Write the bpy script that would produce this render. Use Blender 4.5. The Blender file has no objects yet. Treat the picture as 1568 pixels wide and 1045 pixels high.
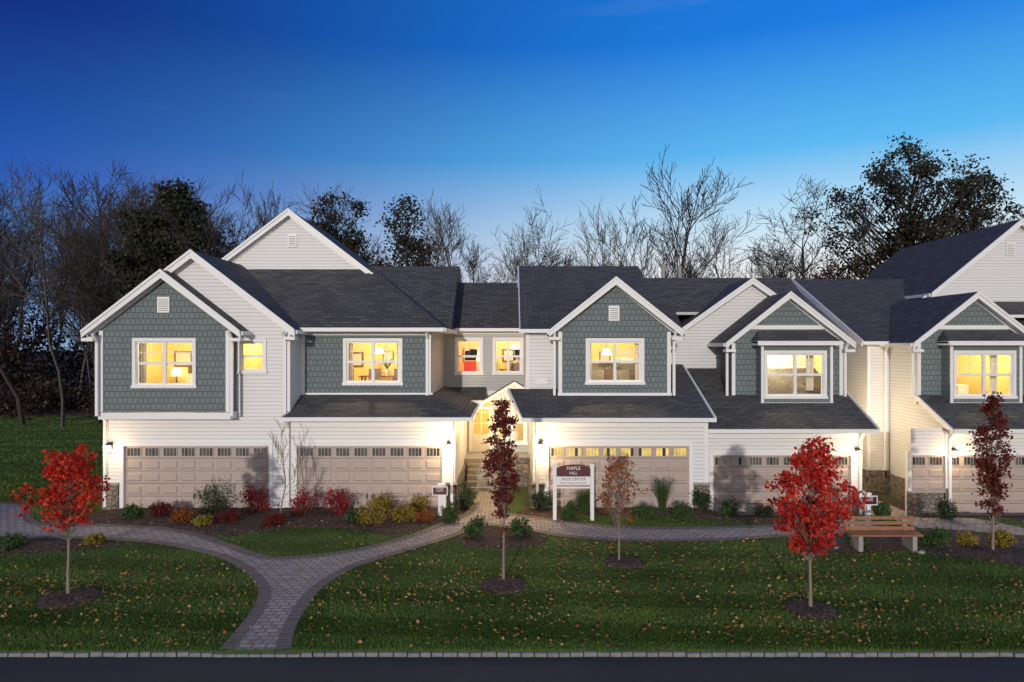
import bpy, math, random
import numpy as np
from mathutils import Vector, Matrix
R=math.radians
F=1045.3; CH=5.5; HY=530.0
scene=bpy.context.scene
rng=np.random.default_rng(7); random.seed(7)

# ------------------------------------------------------------------ helpers
def gp(px,py,z=0.0):           # survey: photo point lying on the ground -> metres
    D=(CH-z)*F/(py-HY); return ((px-784)*D/F, D)
def sx(px,D): return (px-784)*D/F
def sz(py,D): return CH-(py-HY)*D/F

def link(o,parent=None):
    scene.collection.objects.link(o)
    if parent is not None: o.parent=parent
    return o
def empty(name,loc=(0,0,0)):
    e=bpy.data.objects.new(name,None); e.empty_display_size=.2; e.location=loc
    return link(e)

def nmesh(name,verts,faces,mats,midx=None,smooth=False):
    """fast mesh from numpy: faces MxK"""
    me=bpy.data.meshes.new(name)
    verts=np.asarray(verts,dtype=np.float32); faces=np.asarray(faces,dtype=np.int32)
    M,K=faces.shape
    me.vertices.add(len(verts)); me.vertices.foreach_set("co",verts.ravel())
    me.loops.add(M*K); me.loops.foreach_set("vertex_index",faces.ravel())
    me.polygons.add(M)
    me.polygons.foreach_set("loop_start",np.arange(0,M*K,K,dtype=np.int32))
    me.polygons.foreach_set("loop_total",np.full(M,K,dtype=np.int32))
    for m in mats: me.materials.append(m)
    if midx is not None: me.polygons.foreach_set("material_index",np.asarray(midx,dtype=np.int32))
    me.update(calc_edges=True)
    if smooth: me.polygons.foreach_set("use_smooth",np.ones(M,dtype=bool))
    return me

# ------------------------------------------------------------------ materials
class NT:
    def __init__(s,name):
        s.m=bpy.data.materials.new(name); s.m.use_nodes=True
        s.t=s.m.node_tree; s.t.nodes.clear()
        s.out=s.n('ShaderNodeOutputMaterial')
    def n(s,typ,**kw):
        nd=s.t.nodes.new(typ)
        for k,v in kw.items():
            if hasattr(nd,k): setattr(nd,k,v)
            else: nd.inputs[k.replace('_',' ')].default_value=v
        return nd
    def l(s,a,b): s.t.links.new(a,b)
    def math(s,op,a,b=None,c=None):
        nd=s.n('ShaderNodeMath',operation=op)
        for i,v in enumerate((a,b,c)):
            if v is None: continue
            if isinstance(v,(int,float)): nd.inputs[i].default_value=v
            else: s.l(v,nd.inputs[i])
        return nd.outputs[0]
    def mix(s,f,a,b,bt='MIX'):
        nd=s.n('ShaderNodeMix',data_type='RGBA',blend_type=bt)
        for sock,v in ((nd.inputs[0],f),(nd.inputs[6],a),(nd.inputs[7],b)):
            if isinstance(v,(int,float)): sock.default_value=v
            elif isinstance(v,tuple): sock.default_value=(*v,1) if len(v)==3 else v
            else: s.l(v,sock)
        return nd.outputs[2]
    def noise(s,scale,detail=3,vec=None,rough=.55):
        nd=s.n('ShaderNodeTexNoise'); nd.inputs['Scale'].default_value=scale
        nd.inputs['Detail'].default_value=detail; nd.inputs['Roughness'].default_value=rough
        if vec is not None: s.l(vec,nd.inputs['Vector'])
        return nd.outputs[0]
    def pos(s): return s.n('ShaderNodeNewGeometry').outputs['Position']
    def uv(s): return s.n('ShaderNodeTexCoord').outputs['UV']
    def vmul(s,v,sc):
        nd=s.n('ShaderNodeVectorMath',operation='MULTIPLY'); s.l(v,nd.inputs[0]); nd.inputs[1].default_value=sc
        return nd.outputs[0]
    def ramp(s,f,stops):
        nd=s.n('ShaderNodeValToRGB'); s.l(f,nd.inputs[0]); cr=nd.color_ramp
        while len(cr.elements)<len(stops): cr.elements.new(.5)
        for e,(p,c) in zip(cr.elements,stops): e.position=p; e.color=(*c,1)
        return nd.outputs[0]
    def bsdf(s,col,rough=.7,bump=None,bstr=.5,bdist=.01,**kw):
        b=s.n('ShaderNodeBsdfPrincipled')
        if isinstance(col,tuple): b.inputs['Base Color'].default_value=(*col,1)
        else: s.l(col,b.inputs['Base Color'])
        if isinstance(rough,(int,float)): b.inputs['Roughness'].default_value=rough
        else: s.l(rough,b.inputs['Roughness'])
        for k,v in kw.items(): b.inputs[k.replace('_',' ')].default_value=v
        if bump is not None:
            bp=s.n('ShaderNodeBump'); bp.inputs['Strength'].default_value=bstr; bp.inputs['Distance'].default_value=bdist
            s.l(bump,bp.inputs['Height']); s.l(bp.outputs[0],b.inputs['Normal'])
        s.l(b.outputs[0],s.out.inputs[0]); return b

def m_plain(name,col,rough=.6,var=.12,sc=3.0,**kw):
    t=NT(name); n=t.noise(sc,4,t.pos())
    c=t.mix(n,tuple(x*(1-var) for x in col),tuple(min(1,x*(1+var)) for x in col))
    t.bsdf(c,rough,**kw); return t.m
def m_siding(name,col,pitch=.125):
    t=NT(name); sep=t.n('ShaderNodeSeparateXYZ'); t.l(t.uv(),sep.inputs[0])
    fr=t.math('FRACT',t.math('DIVIDE',sep.outputs[1],pitch))
    h=t.math('SUBTRACT',1.0,fr)
    lap_shade=t.math('GREATER_THAN',fr,.88)
    n=t.noise(1.3,3,t.pos()); n2=t.noise(14,2,t.vmul(t.uv(),(.15,1,1)))
    c=t.mix(n,tuple(x*.93 for x in col),col)
    c=t.mix(t.math('MULTIPLY',n2,.12),c,tuple(x*.8 for x in col))
    c=t.mix(t.math('MULTIPLY',lap_shade,.5),c,tuple(x*.4 for x in col))  # shadow line under each board, painted into the siding colour
    t.bsdf(c,.5,bump=h,bstr=1.0,bdist=.016); return t.m
def m_brick(name,c1,c2,mort,w,h,ms=.01,rough=.85,bd=.012,vary=.5,nscale=.6,noisebump=0,offset=.5,sq=(1,1)):
    t=NT(name); uv=t.uv()
    b=t.n('ShaderNodeTexBrick'); t.l(uv,b.inputs['Vector'])
    b.offset=offset
    b.inputs['Scale'].default_value=1; b.inputs['Brick Width'].default_value=w; b.inputs['Row Height'].default_value=h
    b.inputs['Mortar Size'].default_value=ms; b.inputs['Mortar Smooth'].default_value=.2; b.inputs['Bias'].default_value=0
    b.inputs['Color1'].default_value=(*c1,1); b.inputs['Color2'].default_value=(*c2,1); b.inputs['Mortar'].default_value=(*mort,1)
    n=t.noise(nscale,4,t.pos()); n2=t.noise(25,3,t.pos())
    c=t.mix(t.math('MULTIPLY',n,vary),b.outputs[0],tuple(x*.45 for x in c1))
    c=t.mix(t.math('MULTIPLY',n2,.35),c,tuple(min(1,x*1.5) for x in c2))
    hh=t.math('ADD',t.math('SUBTRACT',1.0,b.outputs[1]),t.math('MULTIPLY',n2,.5))
    t.bsdf(c,rough,bump=hh,bstr=.8,bdist=bd); return t.m
def m_stone(name):
    t=NT(name); v=t.n('ShaderNodeTexVoronoi'); v.inputs['Scale'].default_value=5.2
    t.l(t.vmul(t.uv(),(1,1.5,1)),v.inputs['Vector'])
    e=t.n('ShaderNodeTexVoronoi',feature='DISTANCE_TO_EDGE'); e.inputs['Scale'].default_value=5.2
    t.l(t.vmul(t.uv(),(1,1.5,1)),e.inputs['Vector'])
    sep=t.n('ShaderNodeSeparateColor'); t.l(v.outputs['Color'],sep.inputs[0])
    c=t.ramp(sep.outputs[0],[(0,(.10,.09,.085)),(.35,(.24,.21,.18)),(.65,(.30,.22,.15)),(1,(.20,.20,.21))])
    g=t.math('GREATER_THAN',e.outputs[0],.035)
    c=t.mix(g,(.07,.065,.06),c)
    h=t.math('ADD',t.math('MINIMUM',e.outputs[0],.12),t.math('MULTIPLY',t.noise(30,3,t.pos()),.03))
    t.bsdf(c,.85,bump=h,bstr=1,bdist=.2); return t.m
def m_leaf(name,cols,rough=.55,trans=.25,ns=1.2,kr=.7,kn=.35):
    t=NT(name); g=t.n('ShaderNodeNewGeometry')
    n=t.noise(ns,3,g.outputs['Position'])
    f=t.math('ADD',t.math('MULTIPLY',g.outputs['Random Per Island'],kr),t.math('MULTIPLY',n,kn))
    if kn>.5: f=t.math('SUBTRACT',f,.42)
    k=len(cols); c=t.ramp(f,[(i/(k-1)*.95,cols[i]) for i in range(k)])
    b=t.n('ShaderNodeBsdfPrincipled'); t.l(c,b.inputs['Base Color']); b.inputs['Roughness'].default_value=rough
    b.inputs['Specular IOR Level'].default_value=.25
    if trans<=0: t.l(b.outputs[0],t.out.inputs[0]); return t.m
    tr=t.n('ShaderNodeBsdfTranslucent'); t.l(c,tr.inputs[0])
    mx=t.n('ShaderNodeMixShader'); mx.inputs[0].default_value=trans
    t.l(b.outputs[0],mx.inputs[1]); t.l(tr.outputs[0],mx.inputs[2]); t.l(mx.outputs[0],t.out.inputs[0]); return t.m
def m_emit(name,col,st,noise=0):
    t=NT(name); e=t.n('ShaderNodeEmission'); e.inputs[1].default_value=st
    if noise:
        n=t.noise(noise,2,t.pos()); t.l(t.mix(n,tuple(x*.25 for x in col),tuple(x*1.3 for x in col)),e.inputs[0])
    else: e.inputs[0].default_value=(*col,1)
    t.l(e.outputs[0],t.out.inputs[0]); return t.m
def m_glass(name):
    t=NT(name); a=t.n('ShaderNodeBsdfTransparent'); b=t.n('ShaderNodeBsdfGlossy'); b.inputs['Roughness'].default_value=.03
    mx=t.n('ShaderNodeMixShader'); mx.inputs[0].default_value=.05
    t.l(a.outputs[0],mx.inputs[1]); t.l(b.outputs[0],mx.inputs[2]); t.l(mx.outputs[0],t.out.inputs[0]); return t.m

WHITE=m_siding('white_lap_siding',(.78,.775,.785))
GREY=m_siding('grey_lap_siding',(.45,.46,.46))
GREEN=m_brick('green_shake_siding',(.145,.182,.192),(.178,.215,.222),(.055,.072,.08),.17,.20,.012,bd=.018,vary=.15)
TRIM=m_plain('white_trim',(.82,.82,.83),.45,.04)
ROOF=m_brick('asphalt_shingles',(.038,.040,.044),(.118,.116,.118),(.016,.016,.018),.40,.17,.020,bd=.025,vary=.45,nscale=.9)
TAUPE=m_plain('garage_door_paint',(.44,.36,.325),.5,.05)
STONE=m_stone('stone_veneer')
CAP=m_plain('stone_cap',(.36,.34,.32),.8,.15,8)
KERBM=m_plain('kerb_stone',(.22,.215,.20),.85,.5,5)
GLASS=m_glass('window_glass')
CREAM=m_plain('cream_wall',(.86,.71,.30),.8,.05)
PEACH=m_plain('orange_wall',(.90,.56,.30),.8,.05)
CARPET=m_plain('carpet',(.45,.36,.25),.95,.2,12)
WOODF=m_plain('furniture_wood',(.16,.08,.04),.4,.3,6)
LINEN=m_plain('linen',(.75,.70,.62),.9,.1)
REDF=m_plain('red_fabric',(.5,.04,.03),.9,.1)
BLACK=m_plain('black_metal',(.02,.02,.022),.4,.1)
LAMPG=m_emit('lamp_glass_lit',(1,.80,.5),28)
SHADE=m_emit('lampshade_lit',(1,.78,.45),4.0)
GWIN=m_emit('garage_window_lit',(1,.72,.2),1.1,3)
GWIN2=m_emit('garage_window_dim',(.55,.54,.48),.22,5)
CONC=m_plain('concrete',(.33,.31,.28),.85,.2,6)
BENCHW=m_plain('bench_wood',(.30,.13,.06),.55,.35,9)
MAROON=m_plain('maroon_paint',(.09,.012,.02),.4,.1)
PAVER=m_brick('brick_pavers',(.29,.255,.235),(.52,.44,.39),(.085,.078,.07),.25,.17,.022,bd=.02,vary=.25,nscale=.5,rough=.7)
EDGEP=m_brick('paver_border',(.15,.125,.115),(.25,.20,.175),(.05,.045,.04),.14,.34,.022,bd=.02,vary=.3,rough=.7,offset=0)

def m_ground():
    t=NT('lawn_ground'); p=t.pos()
    n=t.noise(.5,4,p); n2=t.noise(9,4,p); st=t.noise(1.0,2,t.vmul(p,(.12,2.0,1)))
    c=t.mix(n,(.035,.065,.012),(.09,.145,.026)); c=t.mix(t.math('MULTIPLY',n2,.5),c,(.035,.048,.014))
    c=t.mix(t.math('MULTIPLY',st,.5),c,(.08,.13,.02))
    sep=t.n('ShaderNodeSeparateXYZ'); t.l(p,sep.inputs[0])
    w=t.math('ADD',sep.outputs[1],t.math('MULTIPLY',n,8.0))
    w=t.math('MULTIPLY',t.math('SUBTRACT',w,52.0),.3); w=t.math('MINIMUM',t.math('MAXIMUM',w,0.0),1.0)
    c=t.mix(w,c,(.07,.045,.026))
    t.bsdf(c,.9,bump=n2,bstr=.6,bdist=.04); return t.m
LAWN=m_ground()
def m_mulch():
    t=NT('mulch'); p=t.pos(); v=t.n('ShaderNodeTexVoronoi'); v.inputs['Scale'].default_value=22; t.l(p,v.inputs['Vector'])
    sep=t.n('ShaderNodeSeparateColor'); t.l(v.outputs['Color'],sep.inputs[0])
    c=t.ramp(sep.outputs[0],[(0,(.02,.013,.010)),(.6,(.07,.042,.028)),(1,(.17,.10,.07))])
    t.bsdf(c,.95,bump=t.math('ADD',sep.outputs[1],t.noise(5,3,p)),bstr=1,bdist=.03); return t.m
MULCH=m_mulch()
def m_asphalt():
    t=NT('asphalt'); p=t.pos(); n=t.noise(60,3,p); n2=t.noise(.6,5,t.vmul(p,(.25,1.8,1)))
    c=t.mix(n2,(.012,.012,.012),(.060,.058,.055)); c=t.mix(t.math('MULTIPLY',n,.35),c,(.075,.073,.07))
    t.bsdf(c,t.math('ADD',t.math('MULTIPLY',n2,.2),.75),bump=n,bstr=.4,bdist=.008); return t.m
ASPH=m_asphalt()
def m_bark(name,a,b,sc=6):
    t=NT(name); p=t.pos(); n=t.noise(sc,4,t.vmul(p,(3,3,.6))); t.bsdf(t.mix(n,a,b),.9,bump=n,bstr=.6,bdist=.02); return t.m
BARK=m_bark('bark_grey',(.05,.04,.033),(.16,.135,.115))
BARKL=m_bark('bark_pale',(.16,.13,.10),(.34,.29,.24),14)
BARKD=m_bark('bark_dark',(.022,.017,.014),(.07,.052,.042))
L_RED=m_leaf('leaf_red',[(.22,.01,.008),(.50,.022,.015),(.72,.035,.025),(.80,.13,.04)],trans=.3)
L_BURG=m_leaf('leaf_burgundy',[(.06,.01,.012),(.15,.025,.02),(.26,.045,.03)],trans=.25)
L_ORG=m_leaf('leaf_orange',[(.14,.035,.012),(.32,.09,.025),(.40,.16,.03)],trans=.3)
L_GRN=m_leaf('leaf_green',[(.02,.045,.012),(.045,.09,.025),(.09,.16,.04)],trans=.15)
L_DKG=m_leaf('leaf_dark_green',[(.010,.022,.010),(.024,.045,.016),(.045,.075,.025)],trans=0)
L_EVG=m_leaf('leaf_brown_green',[(.010,.016,.008),(.022,.030,.012),(.045,.042,.018)],trans=0,ns=.3)
L_YEL=m_leaf('leaf_yellow',[(.10,.10,.015),(.25,.20,.03),(.40,.28,.04)],trans=.15)
L_BURN=m_leaf('leaf_crimson',[(.10,.007,.014),(.28,.014,.026),(.45,.035,.035)],trans=.2)
L_OAK=m_leaf('leaf_oak',[(.012,.014,.008),(.03,.03,.014),(.055,.04,.02)],trans=0,ns=.3)
L_BRN=m_leaf('leaf_brown',[(.012,.009,.007),(.032,.021,.014),(.075,.042,.022)],trans=0,ns=.2)
L_RUST=m_leaf('leaf_rust',[(.04,.015,.01),(.10,.03,.015),(.15,.05,.02)],trans=0,ns=.3)
BLADE=m_leaf('grass_blades',[(.03,.06,.010),(.06,.115,.015),(.105,.19,.025),(.20,.27,.045)],trans=0,ns=.4,kr=.5,kn=1.3)
FALL=m_leaf('fallen_leaf',[(.14,.025,.012),(.34,.12,.03),(.46,.28,.09),(.26,.16,.06)],trans=0)

# ------------------------------------------------------------------ builder
class Bld:
    def __init__(s,name,loc=(0,0,0)):
        s.name=name; s.parts={}; s.root=empty(name); s.extra=[]
    def part(s,p): return s.parts.setdefault(p,([],[],[],[]))
    def poly(s,p,mat,pts):
        V,Fc,Mi,Ms=s.part(p)
        if mat not in Ms: Ms.append(mat)
        i=len(V); V.extend([tuple(q) for q in pts]); Fc.append(tuple(range(i,i+len(pts)))); Mi.append(Ms.index(mat))
    def ext(s,p,mat,pts,off,top=None):
        off=Vector(off); a=[Vector(q) for q in pts]; b=[q+off for q in a]
        s.poly(p,top or mat,a); s.poly(p,mat,b[::-1])
        for i in range(len(a)):
            j=(i+1)%len(a); s.poly(p,mat,[a[j],a[i],b[i],b[j]])
    def box(s,p,mat,x0,x1,y0,y1,z0,z1):
        s.ext(p,mat,[(x0,y0,z0),(x1,y0,z0),(x1,y0,z1),(x0,y0,z1)],(0,y1-y0,0))
    def slab_y(s,p,mat,pts,y0,y1):
        s.ext(p,mat,[(x,y0,z) for x,z in pts],(0,y1-y0,0))
    def beam(s,p,mat,a,b,w,h,roll=(0,0,1)):
        a=Vector(a); b=Vector(b); d=(b-a).normalized(); u=Vector(roll)
        side=d.cross(u)
        if side.length<1e-4: side=d.cross(Vector((0,1,0)))
        side.normalize(); up=side.cross(d).normalized()
        q=[a+side*sx_*w/2+up*sz_*h/2 for sx_,sz_ in((-1,-1),(1,-1),(1,1),(-1,1))]
        s.ext(p,mat,q,b-a)
    def tube(s,p,mat,a,b,r,n=10,r2=None):
        a=Vector(a); b=Vector(b); d=(b-a).normalized(); u=d.orthogonal().normalized(); v=d.cross(u)
        r2=r if r2 is None else r2
        A=[a+(u*math.cos(t)+v*math.sin(t))*r for t in [2*math.pi*i/n for i in range(n)]]
        B=[b+(u*math.cos(t)+v*math.sin(t))*r2 for t in [2*math.pi*i/n for i in range(n)]]
        s.poly(p,mat,A[::-1]); s.poly(p,mat,B)
        for i in range(n):
            j=(i+1)%n; s.poly(p,mat,[A[i],A[j],B[j],B[i]])
    def wall(s,p,mat,x0,x1,z0,z1,y,holes=()):
        xs=sorted({x0,x1,*[v for h in holes for v in h[:2]]}); zs=sorted({z0,z1,*[v for h in holes for v in h[2:]]})
        for i in range(len(xs)-1):
            for j in range(len(zs)-1):
                cx=(xs[i]+xs[i+1])/2; cz=(zs[j]+zs[j+1])/2
                if any(h[0]<cx<h[1] and h[2]<cz<h[3] for h in holes): continue
                s.poly(p,mat,[(xs[i],y,zs[j]),(xs[i+1],y,zs[j]),(xs[i+1],y,zs[j+1]),(xs[i],y,zs[j+1])])
    def side(s,p,mat,x,pts,):
        s.poly(p,mat,[(x,y,z) for y,z in pts])
    def finish(s):
        for p,(V,Fc,Mi,Ms) in s.parts.items():
            me=bpy.data.meshes.new(p); me.from_pydata([tuple(v) for v in V],[],Fc)
            for m in Ms: me.materials.append(m)
            me.polygons.foreach_set("material_index",Mi)
            uvl=me.uv_layers.new(name='UVMap')
            me.update()
            Z=Vector((0,0,1)); uvs=np.zeros(len(me.loops)*2,dtype=np.float32)
            for pl in me.polygons:
                n=pl.normal; u=Z.cross(n)
                if u.length<.02: u=Vector((1,0,0)); v=Vector((0,1,0))
                else:
                    u.normalize(); v=n.cross(u)
                    if v.z<0: v=-v
                for li in pl.loop_indices:
                    c=me.vertices[me.loops[li].vertex_index].co
                    uvs[2*li]=c.dot(u); uvs[2*li+1]=c.dot(v)
            uvl.data.foreach_set("uv",uvs)
            o=bpy.data.objects.new(p,me); link(o,s.root)

def roofp(b,pts,t=.13):
    a=[Vector(q) for q in pts]; n=(a[1]-a[0]).cross(a[2]-a[0]).normalized()
    if n.z<0: n=-n; 
    b.ext('roof',TRIM,a,-n*t,top=ROOF)
def gable_roof(b,xc,zpk,hw,slope,y0,y1,rake=.26,left=True,right=True):
    for sg in((-1,)if not right else (1,) if not left else(-1,1)):
        tx=xc+sg*hw; tz=zpk-hw*slope
        roofp(b,[(tx,y0,tz),(tx,y1,tz),(xc,y1,zpk),(xc,y0,zpk)] if sg>0 else [(tx,y1,tz),(tx,y0,tz),(xc,y0,zpk),(xc,y1,zpk)])
        b.slab_y('trim',TRIM,[(tx,tz-.02),(xc,zpk-.02),(xc,zpk-.02-rake),(tx,tz-.02-rake*.8)],y0-.05,y0-.003)
        b.slab_y('trim',TRIM,[(tx,tz+.015),(xc,zpk+.015),(xc,zpk-.08),(tx,tz-.08)],y0-.09,y0-.053)
        # soffit return + gutter down the eave
        b.box('trim',TRIM,tx-.06 if sg<0 else tx-.02,tx+.02 if sg<0 else tx+.06,y0+.03,y1,tz-.14,tz-.02)
        b.box('trim',TRIM,min(tx,tx-sg*.38),max(tx,tx-sg*.38),y0-.047,y0+.3,tz-.34,tz-.235)
def frieze(b,xc,zpk,hw,slope,y,w=.2,drop=.13):
    for sg in(-1,1):
        tx=xc+sg*hw; tz=zpk-hw*slope
        b.slab_y('trim',TRIM,[(tx,tz-drop),(xc,zpk-drop),(xc,zpk-drop-w),(tx,tz-drop-w)],y-.045,y-.003)
def gwall(b,mat,x0,x1,z0,ze,xc,zpk,slope,y,holes=()):
    b.wall('walls',mat,x0,x1,z0,ze,y,holes)
    zl=zpk-(xc-x0)*slope; zr=zpk-(x1-xc)*slope
    b.poly('walls',mat,[(x0,y,ze),(x1,y,ze),(x1,y,max(zr,ze)),(xc,y,zpk),(x0,y,max(zl,ze))])
def vent(b,x,z,w,h,y):
    b.box('trim',TRIM,x-w/2,x+w/2,y-.05,y-.004,z-h/2,z+h/2)
    for i in range(6):
        zz=z-h/2+.06+i*(h-.1)/6
        b.box('vent_slats',CONC,x-w/2+.05,x+w/2-.05,y-.062,y-.052,zz,zz+.022)
def corner(b,x,y,z0,z1,w=.13):
    b.box('trim',TRIM,x-w/2,x+w/2,y-.035,y-.004,z0,z1)
def downspout(b,x,y,z0,z1):
    b.box('trim',TRIM,x-.045,x+.045,y-.12,y-.045,z0,z1)
    b.beam('trim',TRIM,(x,y-.08,z1),(x,y-.32,z1+.28),.09,.075)
def window(b,x0,x1,z0,z1,y,units=2,grid=True,casing=.1):
    c=casing; T='window_frames'
    b.box(T,TRIM,x0-c,x1+c,y-.05,y-.004,z1,z1+c*1.1); b.box(T,TRIM,x0-c-.03,x1+c+.03,y-.08,y-.004,z0-c,z0)
    b.box(T,TRIM,x0-c,x0,y-.05,y-.004,z0,z1); b.box(T,TRIM,x1,x1+c,y-.05,y-.004,z0,z1)
    # jambs
    b.box(T,TRIM,x0,x0+.02,y-.004,y+.14,z0,z1); b.box(T,TRIM,x1-.02,x1,y-.004,y+.14,z0,z1)
    b.box(T,TRIM,x0+.02,x1-.02,y-.004,y+.14,z0,z0+.02); b.box(T,TRIM,x0+.02,x1-.02,y-.004,y+.14,z1-.02,z1)
    w=(x1-x0-.04)/units
    for u in range(units):
        a=x0+.02+u*w; e=a+w; zm=(z0+z1)/2; f=.045
        if u>0: b.box(T,TRIM,a-.05,a+.05,y-.02,y+.1,z0+.02,z1-.02)
        for (za,zb,yy) in((zm,z1-.02,y+.03),(z0+.02,zm,y+.06)):
            b.box(T,TRIM,a,e,yy,yy+.028,za,za+f); b.box(T,TRIM,a,e,yy,yy+.028,zb-f,zb)
            b.box(T,TRIM,a,a+f,yy+.001,yy+.027,za+f,zb-f); b.box(T,TRIM,e-f,e,yy+.001,yy+.027,za+f,zb-f)
        if grid:
            b.box(T,TRIM,(a+e)/2-.011,(a+e)/2+.011,y+.036,y+.052,zm+f,z1-.02-f)
            b.box(T,TRIM,a+f,e-f,y+.037,y+.051,(zm+z1)/2-.011,(zm+z1)/2+.011)
    b.poly('glass',GLASS,[(x0,y+.075,z0),(x1,y+.075,z0),(x1,y+.075,z1),(x0,y+.075,z1)])
def point(b,name,loc,w,col=(1,.72,.38),r=.08):
    L=bpy.data.lights.new(name,'POINT'); L.energy=w; L.color=col; L.shadow_soft_size=r
    o=bpy.data.objects.new(name,L); o.location=loc; link(o,b.root if b else None); return o
def room(b,x0,x1,y0,y1,z0,z1,kind=0,wallm=None,w=200,wx=None):
    W=wallm or CREAM; P='room_interior'
    b.poly(P,W,[(x0,y1,z0),(x1,y1,z0),(x1,y1,z1),(x0,y1,z1)])
    b.poly(P,W,[(x0,y0,z0),(x0,y1,z0),(x0,y1,z1),(x0,y0,z1)]); b.poly(P,W,[(x1,y0,z0),(x1,y1,z0),(x1,y1,z1),(x1,y0,z1)])
    b.poly(P,CARPET,[(x0,y0,z0),(x1,y0,z0),(x1,y1,z0),(x0,y1,z0)]); b.poly(P,LINEN,[(x0,y0,z1),(x1,y0,z1),(x1,y1,z1),(x0,y1,z1)])
    point(b,'ceiling_light',((x0+x1)/2,y0+1.2,z1-.16),w,(1,.77,.42),.15)
    xm=(x0+x1)/2; Q='furniture'; f=z0
    b.box(P,LINEN,x1-1.15,x1-.35,y1-.05,y1-.01,z0,z0+2.05); b.box(P,WOODF,x0+.5,x0+1.2,y1-.04,y1-.01,z0+1.35,z0+1.95)
    b.box(P,LINEN,x0+.57,x0+1.13,y1-.05,y1-.042,z0+1.42,z0+1.88)
    b.box(P,WOODF,xm-.1,xm+.35,y1-.04,y1-.01,z0+1.5,z0+2.0); b.box(P,LINEN,xm-.05,xm+.3,y1-.05,y1-.042,z0+1.55,z0+1.95)
    if wx:
        for (c0,c1) in((wx[0]-.12,wx[0]+.16),(wx[1]-.16,wx[1]+.12)):   # curtains
            n=6
            for i in range(n):
                a=c0+(c1-c0)*i/n; e=c0+(c1-c0)*(i+1)/n
                ya=y0+.22+(.05 if i%2 else 0); yb=y0+.22+(.05 if (i+1)%2 else 0)
                b.poly('curtains',LINEN,[(a,ya,z0+.3),(e,yb,z0+.3),(e,yb,z1-.15),(a,ya,z1-.15)])
    if kind==0: # bed
        b.box(Q,WOODF,xm-.9,xm+.9,y1-.12,y1-.06,f,f+1.35); b.box(Q,LINEN,xm-.85,xm+.85,y1-2.1,y1-.13,f+.3,f+.75)
        for k in(-.45,.45): b.box(Q,LINEN,xm+k-.33,xm+k+.33,y1-.55,y1-.15,f+.76,f+1.1)
        for k in(-1.25,1.25):
            b.box(Q,WOODF,xm+k-.22,xm+k+.22,y1-.5,y1-.08,f,f+.65); b.tube(Q,WOODF,(xm+k,y1-.3,f+.65),(xm+k,y1-.3,f+1.05),.03)
            b.tube('lampshade',SHADE,(xm+k,y1-.3,f+1.02),(xm+k,y1-.3,f+1.32),.19,14,.12)
    elif kind==1: # table + chairs
        b.box(Q,WOODF,xm-.7,xm+.7,y0+1.6,y0+2.4,f+1.0,f+1.05)
        for dx in(-.6,.6):
            for dy in(1.7,2.3): b.box(Q,WOODF,xm+dx-.03,xm+dx+.03,y0+dy-.03,y0+dy+.03,f,f+1.0)
        for dx in(-1.0,.0,.95):
            b.box(Q,WOODF,xm+dx-.22,xm+dx+.22,y0+1.1,y0+1.15,f+.95,f+1.35); b.box(Q,REDF,xm+dx-.22,xm+dx+.22,y0+1.15,y0+1.5,f+.55,f+.62)
            for k in(-.2,.2): b.box(Q,WOODF,xm+dx+k-.02,xm+dx+k+.02,y0+1.1,y0+1.14,f,f+.95)
        b.tube(Q,BLACK,(xm,y0+2,z1),(xm,y0+2,z1-.55),.012); b.tube('lampshade',SHADE,(xm,y0+2,z1-.85),(xm,y0+2,z1-.6),.2,14,.1)
        b.tube(Q,LINEN,(xm+.3,y0+2,f+1.05),(xm+.3,y0+2,f+1.3),.06,10,.09)
        for i in range(9):
            a=i*2.4; b.beam(Q,L_GRN,(xm+.3,y0+2,f+1.3),(xm+.3+.22*math.cos(a),y0+2+.2*math.sin(a),f+1.6+.05*(i%3)),.05,.01)
    elif kind==2: # armchair and lamp
        b.box(Q,REDF,xm-.25,xm+.3,y0+1.2,y0+1.9,f+.3,f+.9); b.box(Q,REDF,xm-.25,xm+.3,y0+1.85,y0+2.0,f+.5,f+1.4)
        b.tube(Q,BLACK,(xm+.5,y0+2,f),(xm+.5,y0+2,f+1.5),.015); b.tube('lampshade',SHADE,(xm+.5,y0+2,f+1.45),(xm+.5,y0+2,f+1.75),.2,14,.13)
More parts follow.
